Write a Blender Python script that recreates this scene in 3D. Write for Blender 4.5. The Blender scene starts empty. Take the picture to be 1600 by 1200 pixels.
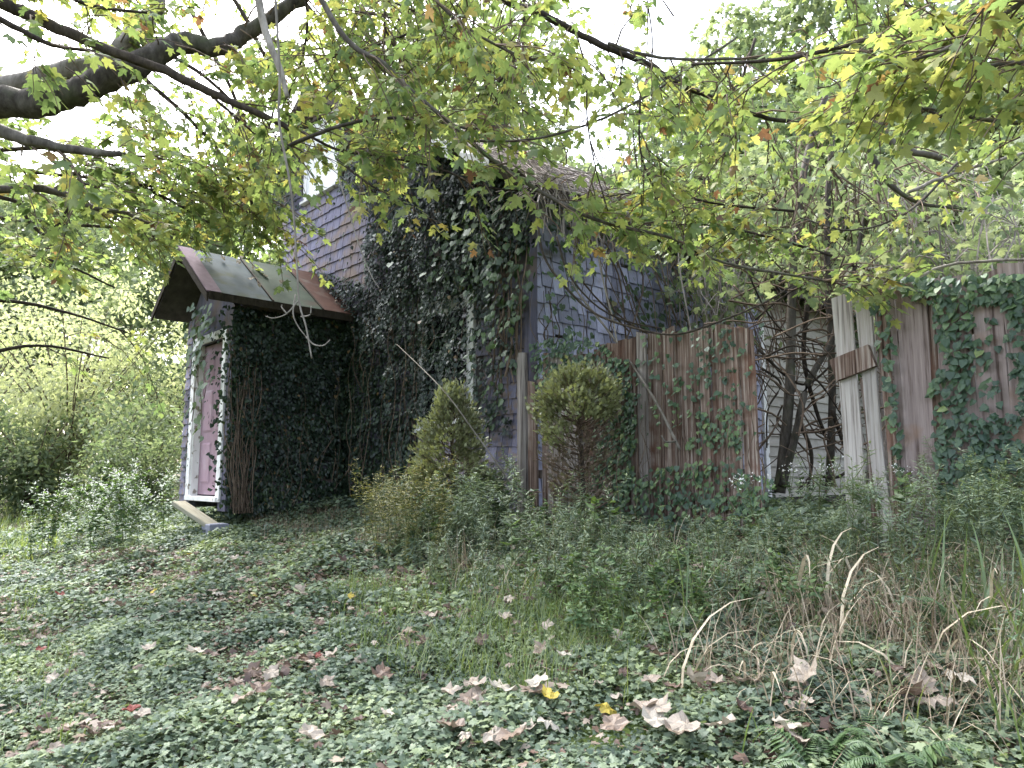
import bpy, math
import numpy as np
from mathutils import Vector, Matrix, Euler

# ------------------------------------------------------------------ camera, sky, sun, exposure
SC = bpy.context.scene
COL = SC.collection
EYE, PITCH, FPX = 1.45, math.radians(7.1), 1125.0        # eye height; focal length in pixels of a 1600 px wide frame
cam_d = bpy.data.cameras.new('camera')
cam_d.sensor_width = 36.0
cam_d.lens = 36.0 * FPX / 1600.0
cam_d.clip_start, cam_d.clip_end = 0.05, 600.0
cam = bpy.data.objects.new('camera', cam_d)
COL.objects.link(cam)
cam.location = (0, 0, EYE)
cam.rotation_euler = (math.radians(90) + PITCH, 0, 0)
SC.camera = cam

SUN_EL, SUN_AZ = math.radians(52), math.radians(-38)     # azimuth from +Y, negative = left: behind the house on the left
world = bpy.data.worlds.new('World')
SC.world = world
world.use_nodes = True
wn = world.node_tree.nodes
wl = world.node_tree.links
wn.clear()
w_out = wn.new('ShaderNodeOutputWorld')
w_bg = wn.new('ShaderNodeBackground')
w_sky = wn.new('ShaderNodeTexSky')
w_sky.sky_type = 'NISHITA'
w_sky.sun_disc = False
w_sky.sun_elevation = SUN_EL
w_sky.sun_rotation = SUN_AZ
w_sky.dust_density = 4.0
w_sky.air_density = 1.0
w_hs = wn.new('ShaderNodeHueSaturation')                  # thin overcast: the sky all but white
w_hs.inputs['Saturation'].default_value = 0.55
w_bg.inputs['Strength'].default_value = 0.15
wl.new(w_sky.outputs[0], w_hs.inputs['Color'])
wl.new(w_hs.outputs[0], w_bg.inputs['Color'])
wl.new(w_bg.outputs[0], w_out.inputs['Surface'])

sun_d = bpy.data.lights.new('sun', 'SUN')
sun_d.energy = 1.5
sun_d.angle = math.radians(20)
sun_d.color = (1.0, 0.97, 0.93)
sun = bpy.data.objects.new('sun', sun_d)
COL.objects.link(sun)
_sd = Vector((math.sin(SUN_AZ) * math.cos(SUN_EL), math.cos(SUN_AZ) * math.cos(SUN_EL), math.sin(SUN_EL)))
sun.rotation_euler = _sd.to_track_quat('Z', 'Y').to_euler()
sun.location = (0, 0, 30)

SC.view_settings.view_transform = 'Standard'
SC.view_settings.look = 'None'
SC.view_settings.exposure = 2.6
SC.view_settings.gamma = 1.0
SC.view_settings.use_curve_mapping = False
SC.cycles.use_denoising = True
SC.cycles.max_bounces = 7
SC.cycles.diffuse_bounces = 5
SC.cycles.glossy_bounces = 2
SC.cycles.transmission_bounces = 4
SC.cycles.caustics_reflective = False
SC.cycles.caustics_refractive = False

# ------------------------------------------------------------------ helpers
TH = math.radians(42.6)
RV = np.array([math.cos(TH), math.sin(TH), 0.0])           # along the side wall, away from the camera
AV = np.array([-math.sin(TH), math.cos(TH), 0.0])          # along the gable wall, to the left
CO = np.array([0.2, 8.0, 0.95])                            # the near corner of the house at the ground
UP = np.array([0.0, 0.0, 1.0])
CAM = np.array([0.0, 0.0, EYE])

def ray(px, py):
    u, v = (px - 800) / FPX, (600 - py) / FPX
    return np.array([u, math.cos(PITCH) - v * math.sin(PITCH), math.sin(PITCH) + v * math.cos(PITCH)])
def P(px, py, Y):
    d = ray(px, py)
    return CAM + d * (Y / d[1])
def proj(q):
    q = np.asarray(q, float) - CAM
    yc = q[..., 1] * math.cos(PITCH) + q[..., 2] * math.sin(PITCH)
    zc = -q[..., 1] * math.sin(PITCH) + q[..., 2] * math.cos(PITCH)
    yc = np.where(np.abs(yc) < 1e-3, 1e-3, yc)
    return np.stack([800 + FPX * q[..., 0] / yc, 600 - FPX * zc / yc], -1)
def H(w, u, z):                                            # house coordinates to the world
    return CO + np.multiply.outer(w, RV) + np.multiply.outer(u, AV) + np.multiply.outer(z, UP)
def house_wu(x, y):
    return (x - CO[0]) * RV[0] + (y - CO[1]) * RV[1], (x - CO[0]) * AV[0] + (y - CO[1]) * AV[1]
def gz(x, y):                                              # height of the ground: a bank rising to the house
    x = np.asarray(x, float); y = np.asarray(y, float)
    w, u = house_wu(x, y)
    d = np.clip(-w - 0.25, 0, None)
    d = np.where(d < 5.6, d, 5.6 + 0.6 * np.tanh((d - 5.6) / 0.6))
    near = np.exp(-(x * x + (y - 4) ** 2) / 200)
    bump = 0.035 * np.sin(1.7 * x + 0.6 * y) * np.sin(1.3 * y - 0.5) + 0.02 * np.sin(4.1 * x) * np.sin(3.7 * y + 1)
    return 0.95 - 0.17 * d + bump * near
def PG(px, py):                                            # where a pixel's ray meets the ground
    d = ray(px, py); t = 1.0
    for _ in range(400):
        q = CAM + d * t
        h = q[2] - float(gz(q[0], q[1]))
        if h < 0.004 or t > 120: break
        t += max(0.01, h * 0.5)
    return q
def unit(v):
    v = np.asarray(v, float)
    return v / np.maximum(np.linalg.norm(v, axis=-1, keepdims=True), 1e-9)
def inpoly(pts, poly):
    x, y = pts[:, 0], pts[:, 1]
    r = np.zeros(len(pts), bool); n = len(poly); j = n - 1
    for i in range(n):
        xi, yi = poly[i]; xj, yj = poly[j]
        if yi != yj:
            c = ((yi > y) != (yj > y)) & (x < (xj - xi) * (y - yi) / (yj - yi) + xi)
            r ^= c
        j = i
    return r
def noise2(a, b, seed, k=1.0):                             # smooth noise about -1..1
    g = np.random.default_rng(seed); s = 0
    for o in range(5):
        f = k * (1.0 + 0.75 * o); t = g.uniform(0, 6.28, 3)
        s = s + np.sin(f * (a * math.cos(t[0]) + b * math.sin(t[0])) + t[1]) * np.sin(f * 0.9 * (b * math.cos(t[0]) - a * math.sin(t[0])) + t[2])
    return s / 2.2

class G:                                                   # collects triangles for ONE mesh
    def __init__(s): s.v = []; s.t = []; s.c = []; s.m = []; s.n = 0
    def add(s, v, t, c=0.5, m=0):
        v = np.asarray(v, float).reshape(-1, 3); t = np.asarray(t, int).reshape(-1, 3)
        s.v.append(v); s.t.append(t + s.n); s.n += len(v)
        s.c.append(np.broadcast_to(np.asarray(c, float), (len(t),)).copy()); s.m.append(np.full(len(t), m, int))
        return s
    def mesh(s, name, mats, smooth=False):
        me = bpy.data.meshes.new(name)
        v = np.concatenate(s.v) if s.v else np.zeros((0, 3)); t = np.concatenate(s.t) if s.t else np.zeros((0, 3), int)
        me.vertices.add(len(v)); me.vertices.foreach_set('co', v.astype(np.float32).ravel())
        me.loops.add(t.size); me.loops.foreach_set('vertex_index', t.astype(np.int32).ravel())
        me.polygons.add(len(t)); me.polygons.foreach_set('loop_start', np.arange(0, t.size, 3, dtype=np.int32))
        for m in (mats if isinstance(mats, (list, tuple)) else [mats]): me.materials.append(m)
        if len(t):
            me.polygons.foreach_set('material_index', np.concatenate(s.m).astype(np.int32))
            me.polygons.foreach_set('use_smooth', np.full(len(t), smooth, bool))
            at = me.attributes.new('tint', 'FLOAT', 'FACE')
            at.data.foreach_set('value', np.concatenate(s.c).astype(np.float32))
        me.update(); me.validate()
        return me
    def build(s, name, mats, parent=None, smooth=False, kind=None):
        return link(name, s.mesh(name, mats, smooth), parent, kind)
def link(name, data, parent=None, kind=None):
    o = bpy.data.objects.new(name, data); COL.objects.link(o)
    if parent is not None: o.parent = parent
    if kind: o['kind'] = kind
    return o
def tag(o, label, cat, group=None):
    o['label'] = label; o['category'] = cat
    if group: o['group'] = group
    return o
def thing(name, label, cat, loc=(0, 0, 0), rz=0.0, group=None):
    o = bpy.data.objects.new(name, None); COL.objects.link(o)
    o.location = loc; o.rotation_euler = (0, 0, rz); o.empty_display_size = 0.1
    return tag(o, label, cat, group)
def dup(root, loc=None, rot=None, scale=None, label=None, group=None, parent=None):
    r = root.copy(); COL.objects.link(r)
    if parent is not None: r.parent = parent
    if loc is not None: r.location = loc
    if rot is not None: r.rotation_euler = rot
    if scale is not None: r.scale = (scale,) * 3 if np.isscalar(scale) else scale
    if label: r['label'] = label
    if group: r['group'] = group
    for ch in root.children: dup(ch, parent=r)
    return r

BOX_T = np.array([[0,2,1],[0,3,2],[4,5,6],[4,6,7],[0,1,5],[0,5,4],[1,2,6],[1,6,5],[2,3,7],[2,7,6],[3,0,4],[3,4,7]])
def box(g, lo, hi, c=0.5, m=0, M=None):
    (x0, y0, z0), (x1, y1, z1) = lo, hi
    v = np.array([[x0,y0,z0],[x1,y0,z0],[x1,y1,z0],[x0,y1,z0],[x0,y0,z1],[x1,y0,z1],[x1,y1,z1],[x0,y1,z1]], float)
    if M is not None: v = v @ np.array(M)[:3, :3].T + np.array(M)[:3, 3]
    return g.add(v, BOX_T, c, m)
def hexa(g, pts8, c=0.5, m=0): return g.add(pts8, BOX_T, c, m)
def prism_x(g, poly, x0, x1, c=0.5, m=0):                  # a convex polygon (y, z) extruded along x
    n = len(poly)
    v = [[x0, p[0], p[1]] for p in poly] + [[x1, p[0], p[1]] for p in poly]
    t = [[0, i, i + 1] for i in range(1, n - 1)] + [[n, n + i + 1, n + i] for i in range(1, n - 1)]
    for i in range(n):
        j = (i + 1) % n; t += [[i, n + j, j], [i, n + i, n + j]]
    return g.add(v, t, c, m)
def tube(g, pts, rad, sides=6, c=0.5, m=0, rough=0.0, rg=None):
    pts = np.asarray(pts, float); n = len(pts)
    rad = np.broadcast_to(np.asarray(rad, float), (n,))
    tg = unit(np.gradient(pts, axis=0))
    ref = np.where(np.abs(tg[:, 2:3]) > 0.9, np.array([[1.0, 0, 0]]), np.array([[0, 0, 1.0]]))
    s = unit(np.cross(tg, ref)); b = np.cross(s, tg)
    a = np.arange(sides) * 2 * math.pi / sides
    rr = rad[:, None] * np.ones(sides)
    if rough and rg is not None: rr = rr * (1 + rg.normal(0, rough, rr.shape))
    v = pts[:, None, :] + rr[..., None] * (np.cos(a)[None, :, None] * s[:, None, :] + np.sin(a)[None, :, None] * b[:, None, :])
    i = np.arange(n - 1)[:, None] * sides; j = np.arange(sides)[None, :]; k = (j + 1) % sides
    q = np.stack([i + j, i + k, i + sides + k, i + sides + j], -1).reshape(-1, 4)
    t = np.concatenate([q[:, [0, 1, 2]], q[:, [0, 2, 3]]])
    cap = [[0, x + 1, x] for x in range(1, sides - 1)] + [[(n - 1) * sides, (n - 1) * sides + x, (n - 1) * sides + x + 1] for x in range(1, sides - 1)]
    return g.add(v.reshape(-1, 3), np.concatenate([t, cap]), c, m)
def smooth_line(pts, k=6):                                 # Catmull-Rom through the points
    p = np.asarray(pts, float)
    if len(p) < 3: return np.stack([p[0] + (p[-1] - p[0]) * t for t in np.linspace(0, 1, k + 1)])
    p = np.concatenate([[2 * p[0] - p[1]], p, [2 * p[-1] - p[-2]]]); out = []
    for i in range(1, len(p) - 2):
        for t in np.arange(k) / k:
            a, b, c, d = p[i-1], p[i], p[i+1], p[i+2]
            out.append(0.5 * (2*b + (c-a)*t + (2*a-5*b+4*c-d)*t*t + (3*b-a-3*c+d)*t**3))
    out.append(p[-2]); return np.array(out)

# ---- leaf outlines (tip along +y, unit length), fan-triangulated from an inner point
def leaf_template(half, centre, fold=0.25, droop=0.25):
    h = np.array(half, float)
    o = np.concatenate([h, (h * [-1, 1])[::-1][1 if h[-1][0] == 0 else 0:]])
    if h[0][0] == 0: o = o[:-1]
    v = np.concatenate([[[0, centre]], o]); n = len(o)
    z = -fold * np.abs(v[:, 0]) - droop * (v[:, 1] - centre) * np.abs(v[:, 1] - centre)
    return np.column_stack([v, z]), np.array([[0, i + 1, (i + 1) % n + 1] for i in range(n)])
MAPLE = leaf_template([(0, 0), (.13, -.10), (.36, -.04), (.30, .14), (.47, .24), (.58, .50), (.38, .46), (.19, .42), (.25, .66), (.12, .72), (0, 1)], .26)
FALLEN = leaf_template([(0, 0), (.16, -.09), (.33, -.05), (.36, .10), (.49, .20), (.56, .42), (.43, .45), (.29, .49), (.31, .63), (.21, .74), (.10, .82), (0, 1)], .3)
MAPLE_LO = leaf_template([(0, 0), (.34, -.05), (.30, .16), (.56, .48), (.19, .42), (.22, .70), (0, 1)], .26)
IVY = leaf_template([(0, 0), (.22, -.12), (.46, .06), (.30, .26), (.44, .48), (.18, .52), (0, 1)], .22, .2, .2)
IVY_LO = leaf_template([(0, 0), (.42, -.04), (.40, .42), (0, 1)], .25, .25, .2)
OVATE = leaf_template([(0, 0), (.22, .18), (.27, .42), (.14, .76), (0, 1)], .4, .3, .3)
LANCE = leaf_template([(0, 0), (.10, .3), (.08, .65), (0, 1)], .4, .3, .5)
GRAPE = leaf_template([(0, .05), (.2, -.14), (.46, .0), (.50, .28), (.42, .50), (.26, .62), (.12, .84), (0, 1)], .3, .2, .25)
CEDAR = leaf_template([(0, 0), (.10, .25), (.34, .5), (.14, .5), (.20, .8), (.06, .7), (0, 1)], .4, .1, .1)

def leaves(g, pos, tip, nor, size, tint, tpl, m=0, curl=None):
    pos = np.asarray(pos, float); k = len(pos)
    if k == 0: return
    tip = unit(tip); r = np.cross(tip, nor); r = unit(r); n = np.cross(r, tip)
    v, t = tpl
    size = np.broadcast_to(np.asarray(size, float), (k,))[:, None, None]
    z = v[:, 2][None, :, None] * (1 if curl is None else np.asarray(curl)[:, None, None])
    vv = pos[:, None, :] + size * (v[:, 0][None, :, None] * r[:, None, :] + v[:, 1][None, :, None] * tip[:, None, :] + z * n[:, None, :])
    tt = (t[None] + (np.arange(k) * len(v))[:, None, None]).reshape(-1, 3)
    g.add(vv.reshape(-1, 3), tt, np.repeat(np.broadcast_to(tint, (k,)), len(t)), m)
def leaf_matrix(pos, tip, nor, size):
    tip = unit(tip); r = unit(np.cross(tip, nor)); n = np.cross(r, tip)
    M = np.eye(4); M[:3, 0] = r * size; M[:3, 1] = tip * size; M[:3, 2] = n * size; M[:3, 3] = pos
    return Matrix(M.tolist())
def blades(g, base, az, length, width, lean, bend, tint, m=0, seg=4):    # grass: arching tapered ribbons
    base = np.asarray(base, float); k = len(base)
    s = np.linspace(0, 1, seg + 1)[None, :]
    ang = np.asarray(lean)[:, None] + np.asarray(bend)[:, None] * s      # angle from the vertical along the blade
    ds = np.asarray(length)[:, None] / seg
    hx = np.concatenate([np.zeros((k, 1)), np.cumsum(np.sin(ang[:, :-1]) * ds, 1)], 1)
    hz = np.concatenate([np.zeros((k, 1)), np.cumsum(np.cos(ang[:, :-1]) * ds, 1)], 1)
    d = np.stack([np.cos(az), np.sin(az), 0 * az], -1); sd = np.stack([-np.sin(az), np.cos(az), 0 * az], -1)
    c = base[:, None, :] + hx[..., None] * d[:, None, :] + hz[..., None] * UP
    wd = np.asarray(width)[:, None] * (1 - s ** 2 * 0.95) * 0.5
    v = np.stack([c - wd[..., None] * sd[:, None, :], c + wd[..., None] * sd[:, None, :]], 2).reshape(k, -1, 3)
    t1 = []
    for i in range(seg):
        a = 2 * i; t1 += [[a, a + 1, a + 3], [a, a + 3, a + 2]]
    t1 = np.array(t1); nv = 2 * (seg + 1)
    tt = (t1[None] + (np.arange(k) * nv)[:, None, None]).reshape(-1, 3)
    g.add(v.reshape(-1, 3), tt, np.repeat(np.broadcast_to(tint, (k,)), len(t1)), m)

# ------------------------------------------------------------------ materials
def new_mat(name):
    m = bpy.data.materials.new(name); m.use_nodes = True
    n = m.node_tree.nodes; n.clear()
    return m, n, m.node_tree.links, n.new('ShaderNodeOutputMaterial')
def ramp(n, stops):
    r = n.new('ShaderNodeValToRGB'); e = r.color_ramp.elements
    while len(e) > 1: e.remove(e[-1])
    e[0].position = stops[0][0]; e[0].color = (*stops[0][1], 1)
    for p, c in stops[1:]:
        x = e.new(p); x.color = (*c, 1)
    return r
def leaf_mat(name, stops, trans=0.4, tboost=(1.3, 1.35, 0.7), gloss=0.05, rough=0.45):
    m, n, l, out = new_mat(name)
    at = n.new('ShaderNodeAttribute'); at.attribute_name = 'tint'
    r = ramp(n, stops); l.new(at.outputs['Fac'], r.inputs[0])
    tc = n.new('ShaderNodeTexCoord'); nz = n.new('ShaderNodeTexNoise'); nz.inputs['Scale'].default_value = 35
    l.new(tc.outputs['Object'], nz.inputs['Vector'])
    hv = n.new('ShaderNodeHueSaturation'); mr = n.new('ShaderNodeMapRange')
    mr.inputs[3].default_value = 0.65; mr.inputs[4].default_value = 1.35
    l.new(nz.outputs['Fac'], mr.inputs[0]); l.new(mr.outputs[0], hv.inputs['Value']); l.new(r.outputs[0], hv.inputs['Color'])
    df = n.new('ShaderNodeBsdfDiffuse'); tr = n.new('ShaderNodeBsdfTranslucent')
    mx = n.new('ShaderNodeMix'); mx.data_type = 'RGBA'; mx.blend_type = 'MULTIPLY'; mx.inputs[0].default_value = 1
    mx.inputs[7].default_value = (*tboost, 1); l.new(hv.outputs[0], mx.inputs[6])
    l.new(hv.outputs[0], df.inputs[0]); l.new(mx.outputs[2], tr.inputs[0])
    a = n.new('ShaderNodeMixShader'); a.inputs[0].default_value = trans
    l.new(df.outputs[0], a.inputs[1]); l.new(tr.outputs[0], a.inputs[2])
    gl = n.new('ShaderNodeBsdfGlossy'); gl.inputs['Roughness'].default_value = rough
    gl.inputs['Color'].default_value = (0.8, 0.85, 0.9, 1)
    b = n.new('ShaderNodeMixShader'); b.inputs[0].default_value = gloss
    l.new(a.outputs[0], b.inputs[1]); l.new(gl.outputs[0], b.inputs[2]); l.new(b.outputs[0], out.inputs[0])
    return m
def rough_mat(name, stops, scale=(6, 6, 6), detail=6, bump=0.3, rough=0.85, vary=0.25, blotch=None, use_tint=False, bump_dist=0.01):
    """grain from stretched noise, object-to-object brightness, optional blotches of a second colour (wear, moss, rust)"""
    m, n, l, out = new_mat(name)
    bs = n.new('ShaderNodeBsdfPrincipled'); bs.inputs['Roughness'].default_value = rough
    bs.inputs['Specular IOR Level'].default_value = 0.1
    tc = n.new('ShaderNodeTexCoord'); mp = n.new('ShaderNodeMapping'); mp.inputs['Scale'].default_value = scale
    oi = n.new('ShaderNodeObjectInfo')
    ad = n.new('ShaderNodeVectorMath'); ad.operation = 'ADD'
    ml = n.new('ShaderNodeMath'); ml.operation = 'MULTIPLY'; ml.inputs[1].default_value = 37.0
    l.new(oi.outputs['Random'], ml.inputs[0]); l.new(tc.outputs['Object'], mp.inputs[0])
    l.new(mp.outputs[0], ad.inputs[0]); l.new(ml.outputs[0], ad.inputs[1])
    nz = n.new('ShaderNodeTexNoise'); nz.inputs['Scale'].default_value = 1; nz.inputs['Detail'].default_value = detail; nz.inputs['Roughness'].default_value = 0.65
    l.new(ad.outputs[0], nz.inputs['Vector'])
    r = ramp(n, stops); l.new(nz.outputs['Fac'], r.inputs[0]); col = r.outputs[0]
    if blotch:
        bc, bscale, lo, hi = blotch
        n2 = n.new('ShaderNodeTexNoise'); n2.inputs['Scale'].default_value = bscale; n2.inputs['Detail'].default_value = 5
        a2 = n.new('ShaderNodeVectorMath'); a2.operation = 'ADD'
        l.new(tc.outputs['Object'], a2.inputs[0]); l.new(ml.outputs[0], a2.inputs[1]); l.new(a2.outputs[0], n2.inputs['Vector'])
        mr = n.new('ShaderNodeMapRange'); mr.inputs[1].default_value = lo; mr.inputs[2].default_value = hi
        l.new(n2.outputs['Fac'], mr.inputs[0])
        mx = n.new('ShaderNodeMix'); mx.data_type = 'RGBA'; mx.inputs[7].default_value = (*bc, 1)
        l.new(mr.outputs[0], mx.inputs[0]); l.new(col, mx.inputs[6]); col = mx.outputs[2]
    hv = n.new('ShaderNodeHueSaturation'); m2 = n.new('ShaderNodeMapRange')
    m2.inputs[3].default_value = 1 - vary; m2.inputs[4].default_value = 1 + vary
    if use_tint:
        at = n.new('ShaderNodeAttribute'); at.attribute_name = 'tint'; l.new(at.outputs['Fac'], m2.inputs[0])
    else: l.new(oi.outputs['Random'], m2.inputs[0])
    l.new(m2.outputs[0], hv.inputs['Value']); l.new(col, hv.inputs['Color']); l.new(hv.outputs[0], bs.inputs['Base Color'])
    bp = n.new('ShaderNodeBump'); bp.inputs['Strength'].default_value = bump; bp.inputs['Distance'].default_value = bump_dist
    l.new(nz.outputs['Fac'], bp.inputs['Height']); l.new(bp.outputs[0], bs.inputs['Normal'])
    l.new(bs.outputs[0], out.inputs[0])
    return m

M = {}
M['maple'] = leaf_mat('maple_leaf', [(0, (.10, .155, .075)), (.45, (.19, .25, .10)), (.72, (.29, .31, .11)), (.86, (.35, .31, .11)), (.95, (.24, .155, .075)), (1, (.15, .075, .05))], .52, (1.2, 1.25, .85), gloss=.025)
M['far'] = leaf_mat('far_leaf', [(0, (.08, .12, .06)), (.5, (.16, .205, .105)), (1, (.29, .32, .18))], .5, (1.1, 1.15, .9), gloss=.02)
M['pale_sunlit_far'] = leaf_mat('pale_sunlit_leaf', [(0, (.30, .33, .17)), (1, (.50, .52, .34))], .5, (1.15, 1.2, .9), gloss=.02)  # pale bush leaf, colour raised further so it looks sunlit
M['green'] = leaf_mat('weed_leaf', [(0, (.035, .07, .03)), (.5, (.075, .13, .055)), (1, (.14, .21, .07))], .3)
M['grey_green'] = leaf_mat('grey_green_leaf', [(0, (.08, .115, .08)), (.5, (.14, .19, .125)), (1, (.22, .27, .16))], .3)
M['yellow_weed'] = leaf_mat('yellow_weed_leaf', [(0, (.10, .11, .04)), (.5, (.18, .18, .06)), (1, (.28, .24, .09))], .3)
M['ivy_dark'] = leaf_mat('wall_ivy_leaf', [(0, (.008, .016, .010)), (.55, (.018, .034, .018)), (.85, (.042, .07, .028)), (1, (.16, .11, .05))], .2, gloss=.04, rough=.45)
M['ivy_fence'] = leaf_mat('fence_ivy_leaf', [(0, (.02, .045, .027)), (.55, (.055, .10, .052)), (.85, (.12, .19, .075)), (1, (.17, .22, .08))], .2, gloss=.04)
M['grape'] = leaf_mat('grape_leaf', [(0, (.03, .06, .025)), (.6, (.07, .12, .04)), (.9, (.13, .17, .05)), (1, (.3, .28, .11))], .3)
M['ivy_ground'] = leaf_mat('ground_ivy_leaf', [(0, (.065, .095, .065)), (.4, (.125, .17, .11)), (.75, (.21, .26, .15)), (1, (.30, .36, .18))], .25, gloss=.035, rough=.5)
M['grass'] = leaf_mat('grass_blade', [(0, (.07, .11, .04)), (.6, (.14, .20, .07)), (1, (.26, .29, .11))], .35)
M['dry'] = leaf_mat('dry_blade', [(0, (.12, .09, .06)), (.5, (.28, .22, .15)), (1, (.52, .45, .33))], .2, (1, 1, 1), gloss=.03)
M['fallen'] = leaf_mat('fallen_leaf', [(0, (.08, .05, .038)), (.2, (.15, .10, .075)), (.42, (.22, .165, .125)), (.68, (.33, .275, .22)), (.85, (.44, .395, .325)), (.93, (.42, .33, .06)), (1, (.20, .055, .04))], .15, (1, 1, 1), gloss=.03)
M['cedar'] = leaf_mat('cedar_spray', [(0, (.12, .085, .065)), (.3, (.10, .085, .055)), (.6, (.16, .175, .085)), (1, (.31, .33, .17))], .2)
M['white_petal'] = leaf_mat('white_petal', [(0, (.65, .66, .66)), (1, (.8, .8, .78))], .3, (1, 1, 1), gloss=.02)
M['bark'] = rough_mat('maple_bark', [(.3, (.035, .03, .026)), (.55, (.10, .09, .078)), (.8, (.20, .185, .165))], (14, 14, 5), bump=.7, bump_dist=.02, blotch=((.07, .085, .04), 3.0, .55, .75))
M['dark_bark'] = rough_mat('dark_bark', [(.3, (.02, .016, .014)), (.6, (.055, .045, .036)), (.85, (.12, .10, .085))], (25, 25, 8), bump=.5)
M['pale_bark'] = rough_mat('pale_bark', [(.3, (.10, .09, .075)), (.55, (.22, .20, .175)), (.8, (.34, .32, .29))], (20, 20, 6), bump=.4)
M['twig'] = rough_mat('dead_twig', [(.3, (.17, .145, .13)), (.7, (.38, .34, .32))], (10, 10, 10), vary=.35, use_tint=True, bump=.1)
M['brown_twig'] = rough_mat('brown_twig', [(.3, (.07, .05, .038)), (.7, (.17, .13, .10))], (10, 10, 10), vary=.4, use_tint=True, bump=.1)
M['stem'] = rough_mat('green_stem', [(.3, (.07, .09, .04)), (.7, (.15, .16, .07))], (10, 10, 10), vary=.2, bump=.1)
M['soil'] = rough_mat('ground_soil', [(.3, (.022, .018, .012)), (.55, (.045, .045, .024)), (.8, (.075, .085, .04))], (9, 9, 9), vary=0, bump=.8, bump_dist=.03, blotch=((.10, .15, .04), .25, .5, .7))
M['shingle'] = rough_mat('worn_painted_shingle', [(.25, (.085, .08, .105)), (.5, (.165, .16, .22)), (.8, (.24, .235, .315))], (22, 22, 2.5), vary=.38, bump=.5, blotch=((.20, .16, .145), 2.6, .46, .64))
M['shingle_skylit'] = rough_mat('skylit_tone_shingle', [(.25, (.26, .265, .34)), (.5, (.38, .39, .52)), (.8, (.46, .47, .60))], (22, 22, 2.5), vary=.32, bump=.5, blotch=((.30, .28, .32), 3, .55, .75))  # side wall shingle: its colour is lightened for the skylight that wall faces
M['sheathing'] = rough_mat('dark_sheathing', [(.3, (.03, .027, .028)), (.7, (.07, .06, .06))], (8, 8, 3))
M['white'] = rough_mat('peeling_white_paint', [(.3, (.62, .61, .60)), (.6, (.76, .76, .76))], (12, 12, 3), vary=.05, bump=.3, blotch=((.25, .22, .19), 9.0, .60, .66))
M['clean_white'] = rough_mat('white_paint', [(.3, (.72, .72, .72)), (.6, (.80, .80, .80))], (8, 8, 2), vary=.03, bump=.1)
M['door'] = rough_mat('mauve_door_paint', [(.3, (.27, .185, .22)), (.7, (.34, .24, .285))], (5, 5, 1.5), vary=.05, bump=.15, blotch=((.38, .31, .34), 4, .55, .75))
M['asphalt'] = rough_mat('old_roofing', [(.3, (.05, .045, .045)), (.7, (.12, .11, .11))], (18, 18, 18), bump=.5)
M['roof_blue'] = rough_mat('grey_blue_metal', [(.3, (.036, .055, .066)), (.7, (.068, .093, .108))], (5, 5, 5), rough=.85, vary=.02, bump=.15, blotch=((.04, .055, .035), 4, .5, .7))  # porch roof sheets: colours lowered to carry the shade of the canopy
M['roof_green'] = rough_mat('green_metal', [(.3, (.03, .048, .035)), (.7, (.06, .082, .06))], (5, 5, 5), rough=.85, vary=.02, bump=.15, blotch=((.075, .05, .04), 2.6, .56, .74))
M['roof_rust'] = rough_mat('rusty_metal', [(.3, (.065, .032, .024)), (.7, (.11, .057, .043))], (7, 7, 7), rough=.7, vary=.02, bump=.25, blotch=((.13, .11, .095), 4, .55, .75))
M['mauve'] = rough_mat('mauve_trim', [(.3, (.11, .078, .105)), (.7, (.175, .13, .17))], (9, 9, 9), vary=.02)
M['metal'] = rough_mat('pale_flashing', [(.3, (.40, .42, .45)), (.7, (.58, .60, .63))], (5, 5, 5), rough=.45, vary=.02)
M['brick'] = rough_mat('chimney_brick', [(.3, (.16, .055, .035)), (.7, (.28, .11, .075))], (12, 12, 12), vary=.25)
M['fence_red'] = rough_mat('red_brown_slab_wood', [(.36, (.035, .022, .018)), (.43, (.13, .085, .068)), (.53, (.23, .17, .142)), (.66, (.44, .385, .345))], (48, 48, 1.1), vary=.28, bump=1.0, bump_dist=.02, blotch=((.15, .08, .058), 5, .52, .72))
M['fence_grey'] = rough_mat('silver_grey_wood', [(.36, (.06, .05, .045)), (.46, (.22, .195, .18)), (.7, (.38, .345, .33))], (40, 40, 1.2), vary=.15, bump=.7, bump_dist=.012)
M['fence_pink'] = rough_mat('pinkish_grey_wood', [(.34, (.08, .055, .05)), (.46, (.25, .20, .19)), (.7, (.38, .315, .305))], (34, 34, 1.1), vary=.12, bump=.6, bump_dist=.012, blotch=((.27, .17, .12), 2.5, .55, .72))
M['slat'] = rough_mat('bleached_slat_wood', [(.34, (.14, .12, .11)), (.46, (.34, .31, .29)), (.7, (.50, .47, .45))], (40, 40, 1.2), vary=.1, bump=.8, bump_dist=.012)
M['clapboard'] = rough_mat('cream_clapboard', [(.3, (.31, .29, .26)), (.7, (.41, .385, .35))], (6, 2, 20), vary=.1, bump=.2, blotch=((.22, .20, .17), 3, .6, .8))
M['block'] = rough_mat('blue_grey_block', [(.3, (.19, .20, .25)), (.7, (.28, .29, .35))], (12, 12, 12), vary=.05)
M['plank'] = rough_mat('bleached_plank', [(.3, (.27, .25, .19)), (.7, (.42, .40, .32))], (4, 30, 30), vary=.05, bump=.4)
def glass_mat():
    m, n, l, out = new_mat('dark_window_glass')
    b = n.new('ShaderNodeBsdfPrincipled'); b.inputs['Base Color'].default_value = (.015, .015, .02, 1)
    b.inputs['Roughness'].default_value = .12; l.new(b.outputs[0], out.inputs[0]); return m
M['glass'] = glass_mat()

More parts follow.
